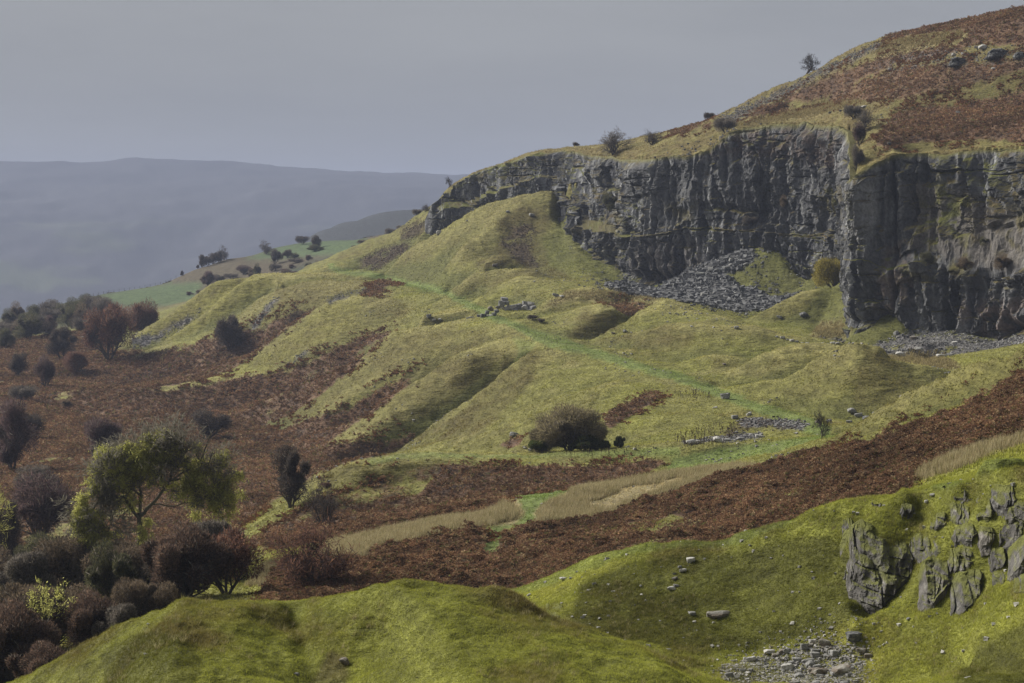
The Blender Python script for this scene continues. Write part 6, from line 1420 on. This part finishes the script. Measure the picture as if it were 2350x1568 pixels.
# the yellow-green ash: limbs laid out after the tree, twigs grown from them
def ash():
    r = np.random.default_rng(77); d = 168.0; s = d / F; bx, by = 322, 1345
    def pt(px, py, dy=0): return np.array([(px - bx) * s, dy, (by - py) * s])
    limbs = [([pt(322, 1350), pt(320, 1290), pt(322, 1225), pt(320, 1180, .1)], .26, .20),
             ([pt(320, 1190), pt(300, 1160, -.2), pt(286, 1138, -.5), pt(268, 1140, -.8), pt(240, 1150, -1.2), pt(215, 1165, -1.4), pt(200, 1200, -1.6)], .15, .035),
             ([pt(322, 1185), pt(345, 1160, .3), pt(370, 1130, .4), pt(388, 1105, .5), pt(395, 1080, .3), pt(388, 1050, .2), pt(375, 1025, 0)], .17, .04),
             ([pt(320, 1180), pt(322, 1140, .4), pt(318, 1110, .8), pt(330, 1075, .9), pt(320, 1035, .8)], .16, .04),
             ([pt(388, 1105, .5), pt(420, 1085, .9), pt(450, 1075, 1.2), pt(470, 1080, 1.5), pt(495, 1090, 1.6)], .09, .03),
             ([pt(322, 1140, .4), pt(295, 1110, -.3), pt(270, 1085, -.9), pt(250, 1075, -1.3)], .09, .03),
             ([pt(395, 1080, .3), pt(420, 1050, -.4), pt(430, 1030, -.8)], .07, .025),
             ([pt(345, 1160, .3), pt(400, 1165, 1), pt(450, 1150, 1.6), pt(480, 1160, 1.8)], .07, .03),
             ([pt(318, 1110, .8), pt(290, 1080, 1.4), pt(270, 1050, 1.6)], .07, .03),
             ([pt(286, 1138, -.5), pt(262, 1165, -.9), pt(258, 1200, -1.1), pt(250, 1225, -1.2)], .05, .02)]
    segs, tips = [], []
    P = dict(wig=.22, up=.02, kids=[0, 1, 2, 2], p=.75, lev=3)
    for pts, r0, r1_ in limbs:
        n = len(pts) - 1
        for i in range(n):
            a, b = pts[i], pts[i + 1]; m = 3
            for k in range(m):
                p0 = a + (b - a) * k / m; p1 = a + (b - a) * (k + 1) / m
                if k < m - 1: p1 = p1 + r.normal(0, .05, 3)
                if k: p0 = segs[-1][1]
                t0 = (i + k / m) / n; t1 = (i + (k + 1) / m) / n
                segs.append((p0, p1, r0 + (r1_ - r0) * t0, r0 + (r1_ - r0) * t1))
                if pts is not limbs[0][0] and t0 > .25:
                    for _ in range(2):
                        v = r.normal(size=3); v[2] = abs(v[2]) * .7; v /= np.linalg.norm(v)
                        grow(r, p1, v * .9 + (b - a) / np.linalg.norm(b - a) * .5, r.uniform(.9, 1.9), .035, 2, segs, tips, P)
    V, Fq = tubes(segs, 6); tr = (V, Fq, np.broadcast_to(np.array((.13, .12, .085)), V.shape) * (1 + .3 * vnoise(V[:, 0] * 2, V[:, 1] * 2, V[:, 2] * 2, 3))[:, None])
    blobs = [(275, 1062, -.5, 34, 1.3), (305, 1035, 0, 36, 1.3), (345, 1018, 0, 34, 1), (385, 1010, .3, 32, .7), (420, 1025, .5, 30, .6), (250, 1090, -.8, 32, 1.3), (235, 1115, -1, 24, 1.1), (300, 1085, .8, 26, .8),
             (205, 1150, -1.3, 22, .9), (222, 1178, -1.4, 26, 1.2), (208, 1210, -1.5, 22, 1.1), (235, 1205, -1.2, 20, .8), (205, 1240, -1.5, 13, .8), (255, 1225, -1.1, 14, .4), (440, 1050, .9, 26, .5), (458, 1085, 1.3, 34, 1.0), (492, 1075, 1.6, 34, .8), (512, 1110, 1.8, 28, .8),
             (475, 1125, 1.4, 34, 1), (440, 1110, 1.0, 22, 1.0), (505, 1150, 1.8, 26, .6), (460, 1160, 1.5, 24, .6), (340, 1205, -.3, 16, .9), (322, 1235, -.3, 10, .6), (285, 1150, .8, 16, .7), (370, 1050, -.6, 22, .4), (350, 1090, .8, 18, .3), (290, 1120, -.2, 14, .6), (360, 1080, -.5, 20, .5), (400, 1120, .9, 20, .5), (310, 1150, -.4, 16, .5), (500, 1190, 1.6, 18, .7), (190, 1180, -1.4, 16, .9)]
    pal_ = np.array(PAL['ash']); parts = []
    sub = []
    for px, py, dy, rd, dn in blobs:
        for _ in range(7): sub.append((px + r.uniform(-1.1, 1.1) * rd, py + r.uniform(-.9, 1.1) * rd, dy + r.uniform(-.8, .8), rd * r.uniform(.3, .62), dn * r.uniform(.4, 1.5) * (.7 if px > 430 else 1)))
    for px, py, dy, rd, dn in sub:
        c = pt(px, py, dy); rw = rd * s; n = max(10, int(560 * dn * (rd / 28) ** 2))
        dr = r.normal(size=(n, 3)); dr /= np.linalg.norm(dr, axis=1)[:, None]
        p = c + dr * (1.2 * rw * r.random(n) ** .75)[:, None] * np.array([1, 1.1, .85])
        k = r.uniform(.85, 1.2)
        # hanging sprays: strings of leaflets that droop
        m = 6; st = np.repeat(p, m, 0); dl = np.tile(np.arange(m), n); hd = np.repeat(r.normal(0, .10, (n, 2)), m, 0)
        st[:, 0] += hd[:, 0] * dl * .6; st[:, 1] += hd[:, 1] * dl * .6; st[:, 2] -= dl * .09
        parts.append(leaves(r, st, .078, pal_[r.choice(4, len(st), p=[.35, .25, .2, .2])] * k))
        nn = max(8, n // 4); o = r.normal(size=(nn, 3)); o /= np.linalg.norm(o, axis=1)[:, None]; q = c + o * (rw * r.random(nn) ** .5)[:, None]
        parts.append(slivers(r, q, o + np.array([0, 0, .5]), -.0 + .5, .009, np.broadcast_to(np.array((.14, .125, .085)), (nn, 3))))
    T = np.array([t_[0] for t_ in tips]); D = np.array([t_[1] for t_ in tips]); k = 4
    parts.append(slivers(r, np.repeat(T, k, 0), np.repeat(D, k, 0) + r.normal(0, .5, (len(T) * k, 3)), .6, .012, np.broadcast_to(np.array((.18, .165, .13)), (len(T) * k, 3))))
    z = float(gz_at(bx, d))
    dz = (HY - by) * s - z
    stand('ash_tree', plant_proto('ash', tr, join(parts)), ((bx - CX) * s, d, (HY - by) * s), (1, 1, 1), 0, 'large ash tree with yellow-green drooping foliage above the thickets', 'tree')
    print('ash base gap', dz)
ash()
# sapling with pale leaves, and the same at the picture edge
def sapling(px, py, w, h, d, label, seed):
    s = d / F; tr, cr = bare_tree(seed, h * s, w * s, 'ash', lev=4, stems=2, leafn=900, twig=.25)
    stand('sapling', plant_proto('sapling', tr, cr), ((px - CX) * s, d, (HY - py) * s), (1, 1, 1), 0, label, 'sapling')
sapling(104, 1440, 95, 112, 127, 'young sapling with pale yellow-green leaves in the brown thicket', 701)
sapling(-6, 1240, 60, 130, 205, 'pale leafed young tree cut by the picture edge', 702)
# hazy wood at the far edge of the moor
wr_ = random.Random(3); k = 0
while k < 46:
    px = wr_.uniform(-60, 245); d = wr_.uniform(690, 880); z = float(gz_at(px, d)); py = HY - z / d * F
    if d > 800 and px > 60 and wr_.random() < .3: continue
    h = wr_.uniform(34, 62) * (700 / d) * (1.0 if px > 30 else .8)
    plant(wr_.choice(['grey_1', 'purple_2', 'olive_1', 'grey_2', 'bare_1', 'olive_2', 'brown_1']), px, py, h * wr_.uniform(.8, 1.3), h, 'hazy grown-together tree of the small wood past the bracken moor', 'tree', 'woodland_tree', d=d, group='trees of the hazy wood past the moor'); k += 1
# farther hedges and copses on the shoulder and in the valley
for i in range(26):
    t = i / 25; px = 236 + 160 * t; d = 985 + 45 * t
    if wr_.random() < .45: plant(wr_.choice(['grey_1', 'dark_1']), px, 0, wr_.uniform(5, 9), wr_.uniform(3, 6), 'tiny shrub of the broken hedge along the lower green field', 'shrub', 'hedge_shrub', d=d, group='shrubs of the broken hedge by the lower field')
for i in range(34):
    px = wr_.uniform(430, 860); d = wr_.uniform(860, 985)
    plant(wr_.choice(['grey_1', 'purple_1', 'olive_1', 'purple_2', 'brown_1']), px, 0, wr_.uniform(14, 34), wr_.uniform(8, 17), 'low hazy scrub bush on the brown bank below the upper field', 'bush', 'scrub_bush', d=d, group='scrub on the brown bank below the upper field')
# scattered low thorns on the moor
for i in range(16):
    px, py = wr_.choice([(wr_.uniform(0, 560), wr_.uniform(900, 1250)), (wr_.uniform(560, 760), wr_.uniform(1100, 1260))])
    plant(wr_.choice(['brown_1', 'grey_1', 'red_2']), px, py, wr_.uniform(14, 34), wr_.uniform(9, 18), 'knee-high brown shrub poking out of the bracken moor', 'shrub', 'moor_shrub', group='low shrubs in the bracken moor')
# post and wire fence on the skyline of the lower field
fe = bpy.data.objects.new('fence', None); COL.objects.link(fe); tag(fe, 'thin post and wire fence along the skyline of the lower green field', 'fence')
pr = None; pv = []
for i in range(17):
    t = i / 16; px = 214 + 190 * t
    j = int(np.searchsorted(cols, px)); m = (gd[:, j] > 880) & (gd[:, j] < 1150); kk = np.where(m)[0][np.argmin(gpyf[m, j])]
    d = float(gd[kk, j]); x = (px - CX) / F * d; z = float(gz[kk, j])
    if pr is None:
        V, Fq = tubes([(np.array([0, 0, -.3]), np.array([0, 0, 1.25]), .085, .075)], 6); pr = mesh_np('post', V, Fq, False, np.full((len(V), 3), .10)); pr.materials.append(M_bark)
    o = bpy.data.objects.new('post', pr); COL.objects.link(o); o.location = (x, d, z); o.parent = fe; pv.append(np.array([x, d, z + 1.05]))
for hgt in (0, -.4):
    V, Fq = tubes([(pv[i] + np.array([0, 0, hgt]), pv[i + 1] + np.array([0, 0, hgt]), .012, .012) for i in range(len(pv) - 1)], 4)
    w_ = mesh_np('wire', V, Fq, False, np.full((len(V), 3), .2)); link('wire', w_, M_bark, fe)
# dead thistle stalks on the turf
tp = []
for poly, n in (([(1540, 1010), (1600, 985), (1680, 975), (1700, 1010), (1640, 1030), (1560, 1030)], 150), ([(1540, 905), (1600, 900), (1640, 915), (1600, 925)], 40), ([(1180, 745), (1300, 780), (1400, 800), (1280, 850)], 40), ([(1300, 1040), (1500, 1036), (1500, 1050), (1300, 1054)], 30)):
    k = 0; xs = [p[0] for p in poly]; ys = [p[1] for p in poly]
    while k < n:
        px, py = wr_.uniform(min(xs), max(xs)), wr_.uniform(min(ys), max(ys))
        if not in_poly(px, py, poly): continue
        k += 1; d = ground_hit(px, py, 200)
        if d: tp.append((np.array([(px - CX) / F * d, d, float(gz_at(px, d))]), wr_.uniform(.35, .8)))
sg = []
for p, h in tp:
    top = p + np.array([wr_.uniform(-.1, .1), 0, h]); sg.append((p, top, .018, .014)); sg.append((top - np.array([0, 0, .05]), top + np.array([0, 0, .09]), .045, .03))
    sg.append((p + (top - p) * .6, p + (top - p) * .6 + np.array([wr_.uniform(-.18, .18), 0, .18]), .014, .02))
V, Fq = tubes(sg, 4); o = link('dead_thistles', mesh_np('dead_thistles', V, Fq, False, np.broadcast_to(np.array((.07, .05, .035)), V.shape)), M_bark); o['kind'] = 'stuff'
print('trees', time.time() - T0)
# ------------------------------------------------------------------ air, light and camera
def build_haze():
    bpy_me = bpy.data.meshes.new('haze')
    x0, x1, y0, y1, z0, z1 = -2600, 4200, -60, 9300, -275, 182
    v = [(x, y, z) for x in (x0, x1) for y in (y0, y1) for z in (z0, z1)]
    f = [(0, 1, 3, 2), (4, 6, 7, 5), (0, 4, 5, 1), (2, 3, 7, 6), (0, 2, 6, 4), (1, 5, 7, 3)]
    bpy_me.from_pydata(v, [], f); bpy_me.update()
    m = bpy.data.materials.new('haze_air'); m.use_nodes = True; nt = m.node_tree; nt.nodes.clear()
    o = nt.nodes.new('ShaderNodeOutputMaterial'); p = nt.nodes.new('ShaderNodeVolumePrincipled')
    p.inputs['Color'].default_value = (.44, .50, .69, 1); p.inputs['Density'].default_value = HAZE; p.inputs['Anisotropy'].default_value = 0
    nt.links.new(p.outputs[0], o.inputs['Volume'])
    h = link('haze', bpy_me, m); h['kind'] = 'stuff'
HAZE = 1.4e-4
build_haze()

W = bpy.data.worlds.new('World'); SC.world = W; W.use_nodes = True
nt = W.node_tree; nt.nodes.clear()
SUN_EL, SUN_AZ = R(34), R(-58)      # azimuth measured from straight ahead, positive to the right
ou = nt.nodes.new('ShaderNodeOutputWorld'); bg = nt.nodes.new('ShaderNodeBackground')
sky = nt.nodes.new('ShaderNodeTexSky'); sky.sky_type = 'NISHITA'; sky.sun_disc = False
sky.sun_elevation = SUN_EL; sky.sun_rotation = SUN_AZ; sky.dust_density = 4; sky.air_density = 1
tc = nt.nodes.new('ShaderNodeTexCoord'); mp = nt.nodes.new('ShaderNodeMapping'); mp.inputs['Scale'].default_value = (1, 1, 5)
no = nt.nodes.new('ShaderNodeTexNoise'); no.inputs['Scale'].default_value = 1.6; no.inputs['Detail'].default_value = 6; no.inputs['Roughness'].default_value = .6
cr = nt.nodes.new('ShaderNodeValToRGB')
cr.color_ramp.elements[0].position = .32; cr.color_ramp.elements[0].color = (2.10, 2.20, 2.36, 1)
cr.color_ramp.elements[1].position = .70; cr.color_ramp.elements[1].color = (2.84, 2.93, 3.04, 1)
mx = nt.nodes.new('ShaderNodeMix'); mx.data_type = 'RGBA'; mx.inputs[0].default_value = .97
L = nt.links.new
L(tc.outputs['Generated'], mp.inputs[0]); L(mp.outputs[0], no.inputs['Vector']); L(no.outputs['Fac'], cr.inputs[0])
L(sky.outputs[0], mx.inputs[6]); L(cr.outputs[0], mx.inputs[7]); L(mx.outputs[2], bg.inputs[0]); L(bg.outputs[0], ou.inputs[0])
bg.inputs[1].default_value = .078

sl = bpy.data.lights.new('sun', 'SUN'); sl.energy = 5.0; sl.angle = R(27); sl.color = (1, .96, .88)
so = bpy.data.objects.new('sun', sl); COL.objects.link(so)
sv = Vector((math.sin(SUN_AZ) * math.cos(SUN_EL), math.cos(SUN_AZ) * math.cos(SUN_EL), math.sin(SUN_EL)))
so.rotation_euler = sv.to_track_quat('Z', 'Y').to_euler(); so.location = (-200, 100, 300)

cam = bpy.data.cameras.new('camera'); cam.sensor_width = 36; cam.lens = 36 * F / 2350; cam.shift_y = -(784 - HY) / 2350
cam.clip_start = .5; cam.clip_end = 20000
co_ = bpy.data.objects.new('camera', cam); COL.objects.link(co_); co_.location = (0, 0, 0); co_.rotation_euler = (R(90), 0, 0)
SC.camera = co_
SC.view_settings.view_transform = 'Standard'; SC.view_settings.look = 'None'; SC.view_settings.exposure = .62; SC.view_settings.gamma = 1
cy = SC.cycles
cy.max_bounces = 4; cy.diffuse_bounces = 2; cy.glossy_bounces = 1; cy.transmission_bounces = 1; cy.volume_bounces = 1; cy.transparent_max_bounces = 4
cy.use_denoising = True
try: cy.denoiser = 'OPENIMAGEDENOISE'
except Exception: pass
cy.use_adaptive_sampling = False
print('script', time.time() - T0)
